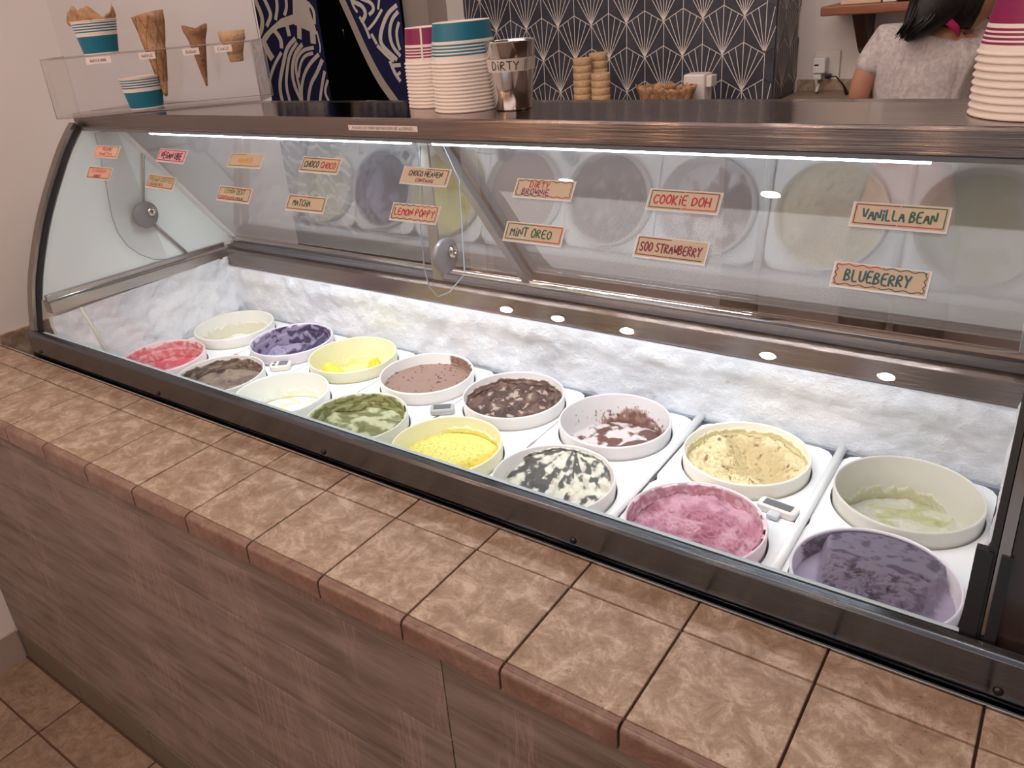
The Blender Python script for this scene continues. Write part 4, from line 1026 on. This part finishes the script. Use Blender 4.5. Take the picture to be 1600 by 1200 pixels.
# printed bowls with waffle bowl
def bowl_cup(loc, label, waffle=True):
    t = empty('waffle_bowl_cup', loc, label, 'cup', 'printed blue cups in the acrylic stand')
    mb = MB(); H_ = 0.067; rb_, rt_ = 0.036, 0.0475
    zs_ = [0, .04, .56, .62, .68, .72, .76, .80, .84, .88, .92, .955, 1.0]
    col_ = [0, 1, 0, 0, 1, 0, 1, 0, 1, 0, 1, 0]
    for k in range(len(zs_)-1):
        a, b = zs_[k], zs_[k+1]; mb.lathe([(rb_+(rt_-rb_)*a, a*H_), (rb_+(rt_-rb_)*b, b*H_)], 48, mi=col_[k])
    mb.lathe([(rt_, H_), (rt_+0.0015, H_+0.001), (rt_+0.001, H_+0.0025), (rt_-0.001, H_+0.002), (rb_-0.001, 0.004), (0, 0.004)], 48)
    mb.build('cup', [MATS['cup_paper'], TEAL], t)
    if waffle:
        mb = MB(); rows = []
        for i in range(12):
            q = i/11; row = []
            for k in range(73):
                a = 2*PI*k/72; r = 0.028+0.022*q+0.004*math.sin(5*a)*q; z = 0.010+0.072*q+(0.016*math.sin(3*a-0.6)+0.006*noise.noise(Vector((math.cos(a)*6, math.sin(a)*6, 2))))*q*q
                if q < 0.85: r = min(r, rb_+(rt_-rb_)*min(1, z/H_)-0.002)
                row.append((r*math.cos(a), r*math.sin(a), z))
            rows.append(row)
        mb.sheet(rows); mb.build('waffle_bowl', WAF, t, solid=0.0016, off=-1)
    return t
bowl_cup(tuple(stand_pt(0.115, 0.052, HS+0.0003)), 'blue striped cup holding a crinkled waffle bowl on the acrylic shelf')
bowl_cup(tuple(stand_pt(0.186, 0.056, 0.0043)), 'solid copy of the blue striped cup for its reflection in the lower acrylic', False)  # stands for the upper cup's reflection, built as a solid cup

# ================================================================ BACK OF THE SHOP
# curtain with printed waves
CUR = mat('navy_cloth', (30, 32, 84), 0.85); WAVE = mat('wave_print', (246, 236, 226), 0.8)
cur = empty('wave_curtain', (-0.98, 2.1, ZF), 'left half of doorway curtain printed with navy and white waves', 'curtain', 'wave curtain halves')
YC = 2.1
def K(x, y): p_ = at(380+x/4.444, y/4.444, YC); return (p_.x, p_.z)
def oncloth(d, amp=0.006):
    return lambda u, v: (u, YC+amp*math.sin(u*19)-d, v)
def cloth(name, poly_fn, x0, x1, z0, z1, parent, nx=40, nz=24):
    mb = MB(); rows = []
    for i in range(nx+1):
        rows.append([oncloth(0)(*poly_fn(i/nx, j/nz)) for j in range(nz+1)])
    mb.sheet(rows); return world_parent(mb.build(name, CUR, None, solid=0.002), parent)
def flat_poly(mb, pts, f):
    bm = bmesh.new(); vs_ = [bm.verts.new((p[0], 0, p[1])) for p in pts]; bm.faces.new(vs_)
    bmesh.ops.triangulate(bm, faces=bm.faces); bm.verts.index_update()
    mb.add([f(v.co.x, v.co.z) for v in bm.verts], [tuple(v.index for v in fc.verts) for fc in bm.faces]); bm.free()
xl0, xl1 = -1.56, -1.018
cloth('cloth', lambda a, b: (xl0+(xl1-xl0)*a+0.012*(1-b)*a*0, -0.40+b*1.75), 0, 0, 0, 0, cur)
mb = MB(); W1 = 1.85/4.444/537
def stroke_px(mb, pts, w): ribbon(mb, [K(*q) for q in smooth2(pts, 2)], w*W1, oncloth(0.003), 0)
LEFT = [([(75,-40),(120,60),(145,130),(140,200),(118,245)],34),([(140,-40),(185,60),(200,110),(175,175)],26),([(225,-40),(238,50),(228,130)],24),([(290,-40),(300,50),(285,100)],24),
 ([(265,370),(230,440),(205,510),(190,580),(200,700),(210,800)],22),([(355,270),(300,330),(280,450),(262,560),(265,640),(285,715),(300,800)],27),([(370,300),(320,370),(305,480),(300,600),(330,715),(350,800)],22),
 ([(410,312),(355,370),(335,480),(350,590),(390,680),(420,740)],26),([(495,330),(420,345),(370,400),(360,480),(385,600),(410,720)],22),([(490,368),(430,385),(395,440),(382,530)],20),
 ([(530,380),(470,440),(420,520),(400,620),(405,700),(420,800)],24),([(555,420),(520,510),(480,570),(460,640),(450,715),(455,800)],26),([(572,500),(555,600),(540,715),(545,800)],22),([(592,560),(572,640),(610,715),(620,800)],18),([(520,220),(545,330),(540,360)],12),([(460,20),(500,70),(505,160)],20),
 ([(60,300),(90,380),(60,460)],26),([(20,500),(60,600),(50,720)],26),([(90,560),(120,660),(110,800)],24)]
for pts, w in LEFT: stroke_px(mb, pts, w)
flat_poly(mb, [K(*q) for q in [(120,290),(160,235),(200,190),(260,130),(345,100),(375,60),(345,-30),(440,-30),(450,0),(470,50),(450,110),(470,180),(515,205),(520,240),(430,200),(345,168),(290,184),(245,198),(200,240),(165,295),(140,320)]], oncloth(0.0034))
for pts, w in [([(152,290),(178,350),(205,395)],48),([(225,215),(262,270),(268,325)],30),([(300,175),(315,240)],32),([(392,185),(392,255)],44),([(490,215),(495,285)],46)]: stroke_px(mb, pts, w)
# lower part of the print
rr = random.Random(5)
for j in range(9):
    z = 0.22-j*0.065
    for i in range(5):
        u = -1.50+i*0.105+0.03*rr.random(); mb_pts = [(u, z), (u+0.04, z+0.028*math.sin(i+j)), (u+0.085, z-0.03+0.02*math.cos(i*2+j))]
        ribbon(mb, smooth2(mb_pts, 2), 0.020, oncloth(0.003), 0)
world_parent(mb.build('wave_print', WAVE), cur)
cur2 = empty('wave_curtain', (-0.7, 2.1, ZF), 'right half of wave curtain drawn aside with a pale curved hem', 'curtain', 'wave curtain halves')
hemline = [K(*q) for q in smooth2([(640,-120),(690,0),(760,140),(870,380),(960,560),(1040,680),(1085,745),(1120,800),(1135,900)], 3)]
xr = K(1080, 0)[0]
mb = MB(); rows = [[oncloth(0)(x+(xr-x)*j/12, z) for j in range(13)] for x, z in hemline]
mb.sheet(rows); zlo = hemline[-1][1]
mb.sheet([[oncloth(0)(hemline[-1][0]+(xr-hemline[-1][0])*j/4, zlo-0.3*i) for j in range(5)] for i in range(4)])
world_parent(mb.build('cloth', CUR, None, solid=0.002), cur2)
mb = MB(); ribbon(mb, hemline, 0.034, oncloth(0.006), 0); world_parent(mb.build('hem', mat('grey_hem', (206, 192, 178), 0.7), None, solid=0.004), cur2)
mb = MB()
RIGHT = [([(745,-30),(775,50),(800,80)],16),([(770,10),(840,40),(862,100),(835,150)],24),([(830,-10),(900,20),(912,70),(885,98)],20),([(945,-20),(938,60)],14),([(960,70),(920,150),(880,200)],16),([(1060,40),(1000,90),(960,200),(952,290),(985,340),(1060,410)],24),
 ([(1070,85),(1030,130),(1010,220),(1030,320),(1085,385)],22),([(1078,160),(1060,220),(1070,300),(1085,340)],20),([(820,120),(860,190),(885,260)],18),([(940,320),(1010,400),(1040,420)],20),([(1045,455),(1085,452)],22),([(1020,430),(1050,510),(1085,560)],22),([(1060,530),(1085,505)],18),([(900,240),(930,300)],18)]
for pts, w in RIGHT: stroke_px(mb, pts, w)
world_parent(mb.build('wave_print', WAVE), cur2)
# small metal thing hanging in the dark gap
hk = MB(); q = at(537, 52, 2.3); hk.tube([(q.x, 2.3, q.z+0.03), (q.x, 2.3, q.z-0.02)], 0.004, 8); hk.box((q.x-0.012, 2.29, q.z+0.03), (q.x+0.012, 2.31, q.z+0.036))
hk.tube([(q.x, 2.3, q.z+0.03), (q.x, 2.34, 1.76)], 0.0008, 4)
tag(hk.build('hanging_hook', CHROME), 'small metal hook hanging in the dark doorway gap', 'hook')

# back counter
bc = empty('back_counter', (1.7, 2.0, ZF), 'tiled back counter against the patterned wall and white wall', 'counter')
ZB = 0.285
world_parent(box('cabinet', (0.10, 1.78, ZF+0.001), (1.03, 2.20, ZB-0.03), mat('back_cabinet', (160, 150, 148), 0.8)), bc)
world_parent(box('cabinet', (1.045, 2.14, ZF+0.001), (3.2, 2.45, ZB-0.03), mat('back_cabinet', (160, 150, 148), 0.8)), bc)
world_parent(box('worktop', (0.08, 1.76, ZB-0.03), (1.034, 2.20, ZB), mat('back_worktop', (150, 128, 112), 0.4), None, 0.003), bc)
world_parent(box('worktop', (1.045, 2.12, ZB-0.03), (3.22, 2.455, ZB), mat('back_worktop', (150, 128, 112), 0.4), None, 0.003), bc)
for k in range(6):
    world_parent(box('splash_tile', (1.042+k*0.20, 2.446, ZB), (1.240+k*0.20, 2.457, ZB+0.038), TILE, None, 0.001), bc)
# wafer cup stacks on the back counter
def wafer(x, y, z, label, group):
    t = empty('wafer_cup', (x, y, z), label, 'cone', group)
    return t
w0 = MB().lathe([(0, 0.0), (0.0205, 0.0), (0.0225, 0.004), (0.0245, 0.030), (0.0262, 0.032), (0.0315, 0.035), (0.0335, 0.060), (0.032, 0.061), (0.029, 0.037), (0.0235, 0.034), (0.019, 0.004), (0, 0.003)], 28)
proto = wafer(0, 0, 0, 'x', 'y'); w0.build('cup', WAFP, proto)
def wstack(px, py_top, n, Y, zb, pitch, toplab, lowlab, grp, used=[False]):
    p_ = at(px, 150, Y)
    for k in range(n):
        c = proto if not used[0] else copy_tree(proto)
        used[0] = True; c.location = (p_.x, Y, zb+k*pitch); c['label'] = toplab if k == n-1 else lowlab % ORD[n-1-k]; c['group'] = grp; c.rotation_euler = (0, 0, k*0.8)
wstack(911, 105, 6, 1.95, ZB+0.0004, 0.0245, 'top wafer cup of the left stack on back counter', 'wafer cup, %s from top in the left stack on back counter', 'stacked wafer cups on the back counter')
wstack(936, 98, 6, 2.02, ZB+0.0004, 0.0265, 'top wafer cup of the tallest rear stack on back counter', 'wafer cup, %s from top in the tallest stack on back counter', 'stacked wafer cups on the back counter')
wstack(939, 120, 4, 1.93, ZB+0.0004, 0.0240, 'top wafer cup of the short right stack on back counter', 'wafer cup, %s from top in the short right stack on back counter', 'stacked wafer cups on the back counter')
# piles of waffle bowls
def wbowl(px, Y, z, s, label, seed):
    p_ = at(px, 150, Y); t = empty('waffle_bowl', (p_.x, Y, z), label, 'waffle', 'waffle bowls piled on the back counter'); rows = []
    mb = MB()
    for i in range(9):
        q = i/8; row = []
        for k in range(49):
            a = 2*PI*k/48; r = s*(0.022+0.028*q+0.005*q*math.sin(6*a+seed)); zz = s*(0.072*q+0.010*q*q*noise.noise(Vector((math.cos(a)*4, math.sin(a)*4, seed)))); row.append((r*math.cos(a), r*math.sin(a), zz))
        rows.append(row)
    mb.sheet(rows); mb.add([(0, 0, 0)]+rows[0][:48], [(0, k+1, (k+1) % 48+1) for k in range(48)])
    mb.build('bowl', WAF, t, solid=0.002)
    mb = MB()
    for k in range(16):
        a = 2*PI*k/16
        for sg in (1, -1):
            pts = [((s*(0.022+0.028*q)+0.001)*math.cos(a+sg*q*1.1), (s*(0.022+0.028*q)+0.001)*math.sin(a+sg*q*1.1), s*0.072*q) for q in (0, .25, .5, .75, 1)]
            mb.tube(pts, 0.0013, 4)
    mb.build('waffle_ridges', WAFD, t)
    return t
wbowl(1024, 1.92, ZB+0.001, 1.25, 'crinkled brown waffle bowl, left one of the pair on back counter', 1)
wbowl(1058, 1.90, ZB+0.001, 1.20, 'crinkled brown waffle bowl beside the white holder on back counter', 4)
# white napkin holder with red button and dark card reader with blue tray
p_ = at(1092, 150, 2.0)
nh_ = empty('white_dispenser', (p_.x, 2.0, ZB), 'white boxy dispenser with a red knob beside the waffle bowls', 'dispenser')
MB().box((-0.045, -0.03, 0.0005), (0.03, 0.04, 0.118)).build('body', CREAMP, nh_, 0.006)
MB().box((0.03, -0.02, 0.075), (0.050, 0.03, 0.112)).build('spout', CREAMP, nh_, 0.004)
MB().lathe([(0, 0.0), (0.010, 0.0), (0.012, 0.006), (0.008, 0.012), (0, 0.013)], 20, Matrix.Translation((-0.012, -0.03, 0.078)) @ Matrix.Rotation(PI/2, 4, 'X')).build('red_knob', mat('red_plastic', (176, 40, 50), 0.4), nh_)
p_ = at(1120, 150, 1.93)
tr = empty('black_tray', (p_.x, 1.93, ZB), 'low black tray with blue edge beside the white dispenser', 'tray')
MB().box((-0.035, -0.05, 0.0005), (0.075, 0.05, 0.040)).build('body', BLACKP, tr, 0.003)
MB().box((-0.030, -0.0515, 0.012), (0.070, -0.0495, 0.030)).build('blue_edge', mat('blue_plastic', (60, 80, 140), 0.4), tr)
MB().lathe([(0, 0.0), (0.030, 0), (0.026, 0.01), (0, 0.018)], 20, Matrix.Translation((-0.06, -0.03, 0.0005)))\
    .build('wafer_crumb_cake', WAFP, tr)
# socket, plug, cables
p1 = at(1270, 84, 2.45); p2 = at(1312, 132, 2.45)
so = empty('wall_socket', ((p1.x+p2.x)/2, 2.458, (p1.z+p2.z)/2), 'white wall socket with adaptor plugged in left of the worker', 'socket')
MB().box((-0.044, -0.010, -0.062), (0.044, 0.0, 0.062)).build('face_plate', CREAMP, so, 0.003)
ad = MB().box((-0.036, -0.050, -0.010), (0.006, -0.0105, 0.042)).build('adaptor', WHITEP, so, 0.004)
MB().box((-0.030, -0.0515, 0.016), (-0.016, -0.050, 0.021)).build('dark_window', BLACKP, ad)
MB().box((-0.034, -0.044, -0.032), (-0.006, -0.0105, -0.012)).build('plug', CREAMP, so, 0.003)
MB().box((0.004, -0.040, -0.030), (0.022, -0.0105, -0.014)).build('plug', BLACKP, so, 0.003)
q0 = so.location
tag(MB().tube([(q0.x-0.022, q0.y-0.046, q0.z-0.030), (q0.x-0.006, q0.y-0.075, q0.z-0.07), (q0.x-0.002, q0.y-0.085, ZB+0.03), (q0.x-0.004, q0.y-0.10, ZB+0.008)], 0.005, 8).build('white_cable', CREAMP), 'thick white cable hanging from the wall socket plug', 'cable')
tag(MB().tube([(q0.x+0.014, q0.y-0.043, q0.z-0.022), (q0.x+0.05, q0.y-0.07, q0.z-0.018), (q0.x+0.085, q0.y-0.10, q0.z-0.045), (q0.x+0.105, q0.y-0.12, q0.z-0.075), (q0.x+0.100, q0.y-0.13, q0.z-0.080)], [0.002, 0.002, 0.003, 0.008, 0.008], 8).build('black_cable', BLACKP), 'black cable curving from the wall socket towards the worker', 'cable')
# wooden shelf with brackets
YS = 2.33
p = at(1281, 26, YS-0.10); p3 = at(1281, 11, YS-0.10)
wm = mat('stained_wood', (150, 88, 56), 0.4); _n = noise_tex(wm, coords(wm, (1, 12, 12)), 5, 4, 0.6, 0.5); L(wm, ramp(wm, _n, [(0.3, (104, 56, 38)), (0.6, (160, 96, 62)), (0.8, (188, 120, 78))]), B(wm).inputs['Base Color'])
dk = mat('dark_wood', (64, 34, 28), 0.45)
shf = empty('wooden_shelf', (p.x+0.6, 2.4, p.z), 'stained wooden wall shelf above and behind the worker', 'shelf')
world_parent(box('board', (p.x, YS-0.10, p.z), (p.x+1.6, 2.458, p3.z), wm, None, 0.004), shf)
for xb in (p.x+0.085, p.x+0.90):
    mb = MB(); mb.prism([(2.457, p.z-0.001), (2.28, p.z-0.001), (2.40, p.z-0.115), (2.43, p.z-0.135), (2.457, p.z-0.135)], lambda y, z: (xb, y, z), lambda y, z: (xb+0.036, y, z)); br_ = world_parent(mb.build('bracket', dk, None, 0.002), shf)
    for zz in (p.z-0.03, p.z-0.10):
        s_ = MB().lathe([(0.0035, 0), (0.003, 0.002), (0, 0.0025)], 10, Matrix.Translation((xb+0.018, 2.33 if zz > p.z-0.05 else 2.392, zz)) @ Matrix.Rotation(PI/2, 4, 'X')).build('screw', mat('dark_screw', (60, 58, 58), 0.35, 1.0), shf); world_parent(s_, shf)
# items standing on the shelf
zt_ = p3.z+0.0005
tag(box('pale_box', (p.x+0.05, 2.27, zt_), (p.x+0.17, 2.38, zt_+0.12), mat('pale_card_box', (222, 190, 168), 0.6), None, 0.002), 'pale cream box at the left end of the wooden shelf', 'box')
tag(box('white_box', (p.x+0.175, 2.27, zt_), (p.x+0.215, 2.38, zt_+0.12), CREAMP, None, 0.002), 'narrow white carton beside the pale box on the shelf', 'box')
tag(box('black_tray', (p.x+0.22, 2.25, zt_), (p.x+0.50, 2.42, zt_+0.12), BLACKP, None, 0.004), 'black box on the wooden shelf behind the worker', 'box')

# ---------------------------------------------------------------- the worker
YP = 1.95
SKIN = mat('skin', (196, 142, 116), 0.5); SKIN.node_tree.nodes['Principled BSDF'].inputs['Subsurface Weight'].default_value = 0.08
SHIRT = mat('grey_marl_cotton', (206, 194, 192), 0.85); _n = noise_tex(SHIRT, coords(SHIRT), 90, 5, 0.7); L(SHIRT, ramp(SHIRT, _n, [(0.35, (188, 176, 176)), (0.6, (214, 202, 200))]), B(SHIRT).inputs['Base Color'])
_w = noise_tex(SHIRT, coords(SHIRT, (1, 1, 0.35)), 14, 3, 0.5, 1.0); bump(SHIRT, _w, 0.8, 0.02)
HAIR = mat('black_hair', (14, 10, 10), 0.5); _n = noise_tex(HAIR, coords(HAIR, (1, 1, 0.08)), 260, 3, 0.6); bump(HAIR, _n, 0.6, 0.003)
per = empty('person', (1.55, YP, ZF), 'worker in light grey t-shirt with black hair and pink lanyard, seen from behind', 'person')
def skin_obj(name, nodes, edges, m, parent, sub=2, root=0):
    me = bpy.data.meshes.new(name); me.from_pydata([n_[0] for n_ in nodes], edges, []); o = bpy.data.objects.new(name, me); COL.objects.link(o)
    md = o.modifiers.new('skin', 'SKIN'); 
    for i, n_ in enumerate(nodes):
        sv = me.skin_vertices[0].data[i]; r = n_[1]; sv.radius = r if isinstance(r, tuple) else (r, r)
        sv.use_root = (i == root)
    md.use_smooth_shade = True
    s = o.modifiers.new('sub', 'SUBSURF'); s.levels = sub; s.render_levels = sub
    dg = bpy.context.evaluated_depsgraph_get(); me2 = bpy.data.meshes.new_from_object(o.evaluated_get(dg)); me2.materials.clear(); me2.materials.append(m)
    me2.polygons.foreach_set('use_smooth', [True]*len(me2.polygons))
    bpy.data.objects.remove(o); o2 = bpy.data.objects.new(name, me2); COL.objects.link(o2)
    return world_parent(o2, parent)
def A_(px, py, dy=0.0):
    v = at(px, py, YP+dy); return v
neck = A_(1487, 46); headc = A_(1506, -12, 0.02); lsh = A_(1384, 62, -0.02); rsh = A_(1532, 72, 0.06); midsh = A_(1452, 74)
chest = A_(1440, 118); waist = A_(1437, 195); hip = Vector((waist.x-0.0, YP-0.06, -0.02)); 
lel = A_(1338, 158, -0.04); lw_ = Vector((lel.x+0.08, lel.y+0.18, 0.345)); lh_ = Vector((lw_.x+0.06, lw_.y+0.07, lw_.z+0.02))
rel = A_(1526, 172, 0.04); rw_ = Vector((rel.x+0.02, rel.y+0.18, 0.345)); rh_ = Vector((rw_.x, rw_.y+0.08, rw_.z))
lhip = hip+Vector((-0.08, 0, -0.06)); rhip = hip+Vector((0.08, 0, -0.06))
nodes = [(hip, (0.13, 0.10)), (waist, (0.105, 0.085)), (chest, (0.115, 0.085)), (midsh, (0.075, 0.055)), (neck, 0.040), (headc-Vector((0, 0, 0.045)), 0.045),
         (lsh, 0.042), (A_(1354, 112, -0.04), 0.036), (lel, 0.031), (lw_, 0.022), (rsh, 0.042), (A_(1530, 120, 0.05), 0.036), (rel, 0.031), (rw_, 0.022),
         (lhip, 0.080), (Vector((lhip.x, lhip.y, -0.45)), 0.055), (Vector((lhip.x, lhip.y, -0.80)), 0.038), (Vector((lhip.x, lhip.y+0.12, -0.852)), 0.030),
         (rhip, 0.080), (Vector((rhip.x, rhip.y, -0.45)), 0.055), (Vector((rhip.x, rhip.y, -0.80)), 0.038), (Vector((rhip.x, rhip.y+0.12, -0.852)), 0.030)]
edges = [(0,1),(1,2),(2,3),(3,4),(4,5),(3,6),(6,7),(7,8),(8,9),(3,10),(10,11),(11,12),(12,13),(0,14),(14,15),(15,16),(16,17),(0,18),(18,19),(19,20),(20,21)]
body = skin_obj('body', nodes, edges, SKIN, per, 2)
# hands
def hand(w, h, nm):
    d = (h-w).normalized(); sd = d.cross(Vector((0, 0, 1))).normalized(); nodes = [(w, 0.018), (w+d*0.05, (0.030, 0.014))]; ed = [(0, 1)]
    for k in range(4):
        b_ = w+d*0.075+sd*(k-1.5)*0.018; l = (0.028, 0.034, 0.032, 0.024)[k]
        n0 = len(nodes); nodes += [(b_, 0.0085), (b_+d*l+Vector((0, 0, -0.006)), 0.0078), (b_+d*l*1.6+Vector((0, 0, -0.022)), 0.0066)]; ed += [(1, n0), (n0, n0+1), (n0+1, n0+2)]
    n0 = len(nodes); nodes += [(w+d*0.03+sd*0.034, 0.009), (w+d*0.06+sd*0.048+Vector((0, 0, -0.008)), 0.0078)]; ed += [(1, n0), (n0, n0+1)]
    return skin_obj('hand', nodes, ed, SKIN, per, 1)
hand(lw_, lh_, 'l'); hand(rw_, rh_, 'r')
# shirt
nodes = [(Vector((waist.x, waist.y-0.01, waist.z-0.20)), (0.140, 0.112)), (waist, (0.128, 0.108)), (chest, (0.146, 0.105)), (midsh-Vector((0, 0, 0.006)), (0.108, 0.072)), (A_(1478, 60), (0.060, 0.050)),
         (lsh, (0.050, 0.050)), (A_(1363, 96, -0.03), 0.048), (A_(1354, 122, -0.04), 0.045), (rsh, 0.052), (A_(1530, 108, 0.05), 0.050), (A_(1530, 128, 0.05), 0.048)]
edges = [(0,1),(1,2),(2,3),(3,4),(3,5),(5,6),(6,7),(3,8),(8,9),(9,10)]
skin_obj('t_shirt', nodes, edges, SHIRT, per, 2)
# head
fwd = Vector((0.86, 0.46, -0.20)).normalized(); upv = Vector((0.15, 0.1, 1)).normalized(); sidev = fwd.cross(upv).normalized(); upv = sidev.cross(fwd).normalized()
def HP(f, s, u): return headc+fwd*f+sidev*s+upv*u
mb = MB(); rows = []
for i in range(25):
    th = PI*i/24; row = []
    for k in range(33):
        ph = 2*PI*k/32; x = math.sin(th)*math.cos(ph); y = math.sin(th)*math.sin(ph); z = math.cos(th)
        f = 0.092*x; s = 0.072*y; u = 0.108*z
        if z < 0: s *= 1+0.38*z; f *= (1+0.18*z) if x > 0 else (1+0.45*z)
        if x > 0.6:
            f += 0.020*math.exp(-((u+0.020)**2)/0.00035-(s*s)/0.00012)        # nose
            f -= 0.006*math.exp(-((u-0.012)**2)/0.0002)*(1 if abs(s) > 0.012 else 0)
            f += 0.006*math.exp(-((u+0.052)**2)/0.00008-(s*s)/0.0004)          # lips
            f += 0.006*math.exp(-((u+0.085)**2)/0.0003)
        row.append(HP(f, s, u))
    rows.append(row)
mb.sheet(rows); world_parent(mb.build('head', SKIN), per)
for sg in (1, -1):
    mb = MB(); pts = [HP(0.004, sg*0.071, 0.022), HP(-0.010, sg*0.078, 0.026), HP(-0.020, sg*0.080, 0.010), HP(-0.014, sg*0.078, -0.012), HP(-0.002, sg*0.073, -0.026), HP(0.004, sg*0.071, -0.020)]
    mb.tube(pts, [0.004, 0.005, 0.005, 0.005, 0.006, 0.004], 8); mb.tube([HP(0.0, sg*0.070, 0.01), HP(-0.006, sg*0.073, -0.012)], 0.006, 8); world_parent(mb.build('ear', SKIN), per)
    mb = MB(); mb.lathe([(0, 0.006), (0.006, 0.005), (0.010, 0.0)], 12, Matrix.Translation(HP(0.078, sg*0.030, 0.012)) @ fwd.to_track_quat('Z', 'Y').to_matrix().to_4x4()); world_parent(mb.build('eye', mat('eye', (40, 28, 26), 0.2)), per)
mb = MB(); mb.tube([HP(0.083, -0.020, -0.052), HP(0.090, 0, -0.054), HP(0.083, 0.020, -0.052)], [0.002, 0.004, 0.002], 8); world_parent(mb.build('lips', mat('lips', (170, 96, 90), 0.5)), per)
# hair cap and loose tail falling over the left shoulder
mb = MB(); rows = []
for i in range(21):
    th = PI*0.78*i/20; row = []
    for k in range(41):
        ph = 0.50+(2*PI-1.0)*k/40; x = math.sin(th)*math.cos(ph); y = math.sin(th)*math.sin(ph); z = math.cos(th)
        f = 0.102*x-0.006; s = 0.083*y; u = 0.120*z+0.004; n_ = 0.003*noise.noise(Vector((x*6, y*6, z*2)))
        if x > 0.15 and z < 0.35 : s *= 0.86; f = min(f, 0.030 if z < 0.1 else 0.06)
        row.append(HP(f*(1+n_), s, u))
    rows.append(row)
mb.sheet(rows)
world_parent(mb.build('hair', HAIR, None, solid=0.006, off=0), per)
def tail(pts, rad, nm, n=16):
    mb = MB(); mb.tube(pts, rad, n); return world_parent(mb.build(nm, HAIR), per)
tail([A_(1478, -20, -0.03), A_(1462, 5, -0.06), A_(1445, 25, -0.08), A_(1432, 42, -0.09), A_(1423, 54, -0.09), A_(1416, 64, -0.09)], [0.075, 0.068, 0.052, 0.038, 0.024, 0.006], 'hair_tail')
rr = random.Random(2)
mb = MB()
for k in range(46):
    u = rr.uniform(-1, 1); a = A_(1455+u*26, -2, -0.11+rr.uniform(0, .03)); b = A_(1436+u*20, 32, -0.135+rr.uniform(0, .03)); c = A_(1414+u*11+rr.uniform(-6, 6), 60+rr.uniform(-8, 4), -0.125)
    mb.tube([a, b, c], [0.005, 0.004, 0.0008], 5)
world_parent(mb.build('hair_strands', HAIR), per)
mb = MB(); pts = [A_(1462, 22, -0.06), A_(1474, 28, -0.075), A_(1487, 37, -0.075), A_(1496, 46, -0.06), A_(1500, 52, -0.03)]
n_ = len(pts); mb.sheet([[p_+Vector((0, 0, 0.012)) for p_ in pts], [p_-Vector((0, 0, 0.012)) for p_ in pts]])
lan = world_parent(mb.build('lanyard', mat('pink_ribbon', (200, 36, 110), 0.6), None, solid=0.002), per)
# trousers
nodes = [(hip+Vector((0, 0, 0.06)), (0.145, 0.115)), (hip-Vector((0, 0, 0.02)), (0.145, 0.115)), (lhip-Vector((0, 0, 0.05)), 0.094), (Vector((lhip.x, lhip.y, -0.45)), 0.07), (Vector((lhip.x, lhip.y, -0.78)), 0.056), (rhip-Vector((0, 0, 0.05)), 0.094), (Vector((rhip.x, rhip.y, -0.45)), 0.07), (Vector((rhip.x, rhip.y, -0.78)), 0.056)]
skin_obj('trousers', nodes, [(0,1),(1,2),(2,3),(3,4),(1,5),(5,6),(6,7)], mat('dark_denim', (44, 46, 56), 0.8), per, 2)
# round white lamp shade above the right cup stack
q = at(1566, -8, 2.2)
lp = empty('pendant_bulb', (q.x, 2.2, q.z), 'white round lamp glimpsed above the right cup stack', 'lamp')
MB().lathe([(0, -0.045), (0.028, -0.040), (0.044, -0.020), (0.048, 0.0), (0.040, 0.025), (0.020, 0.045), (0.012, 0.06), (0, 0.06)], 28).build('globe', emis('lamp_globe', (1.0, 0.80, 0.70), 0.75), lp)
MB().tube([(0, 0, 0.06), (0, 0, 1.755-q.z)], 0.003, 6).build('cord', BLACKP, lp)

# ---------------------------------------------------------------- ceiling downlights (outside the frame, mirrored in steel and glass)
def down(x, y, e):
    t = empty('downlight', (x, y, CEIL), 'unseen round recessed ceiling downlight with a warm bulb', 'lamp', 'ceiling downlights')
    MB().lathe([(0.030, -0.001), (0.048, -0.001), (0.050, -0.004), (0.046, -0.008), (0.032, -0.006), (0.030, -0.001)], 24).build('ring', CHROME, t)
    MB().lathe([(0.0, -0.004), (0.029, -0.003)], 20).build('bulb', e, t)
def pendant(x, y, z):  # ceiling spots hung low on cords to strengthen their streaks on the hood
    t = empty('lowered_spot', (x, y, z), 'unseen warm ceiling spot lowered on a cord over the shop floor in front of the counter', 'lamp', 'lowered ceiling spots over the shop floor')
    MB().lathe([(0, -0.028), (0.016, -0.024), (0.026, -0.010), (0.028, 0.004), (0.020, 0.022), (0.012, 0.030), (0, 0.030)], 20).build('bulb', HOT, t)
    MB().lathe([(0.013, 0.030), (0.014, 0.06), (0, 0.062)], 16).build('socket', BLACKP, t)
    MB().tube([(0, 0, 0.06), (0, 0, CEIL-z-0.001)], 0.003, 6).build('cord', BLACKP, t)
for x in (-0.05, 0.22, 0.55, 1.12, 1.52): pendant(x, -1.62, 1.34)
for x in (0.5, 1.2, 1.9): down(x, -0.4, WARM)
for x in (0.3, 1.2, 2.2): down(x, 1.2, WARM)  # unseen row added to light the back area
down(-0.75, 1.45, WARM); down(-1.35, 1.45, WARM)  # pair added to brighten the curtain
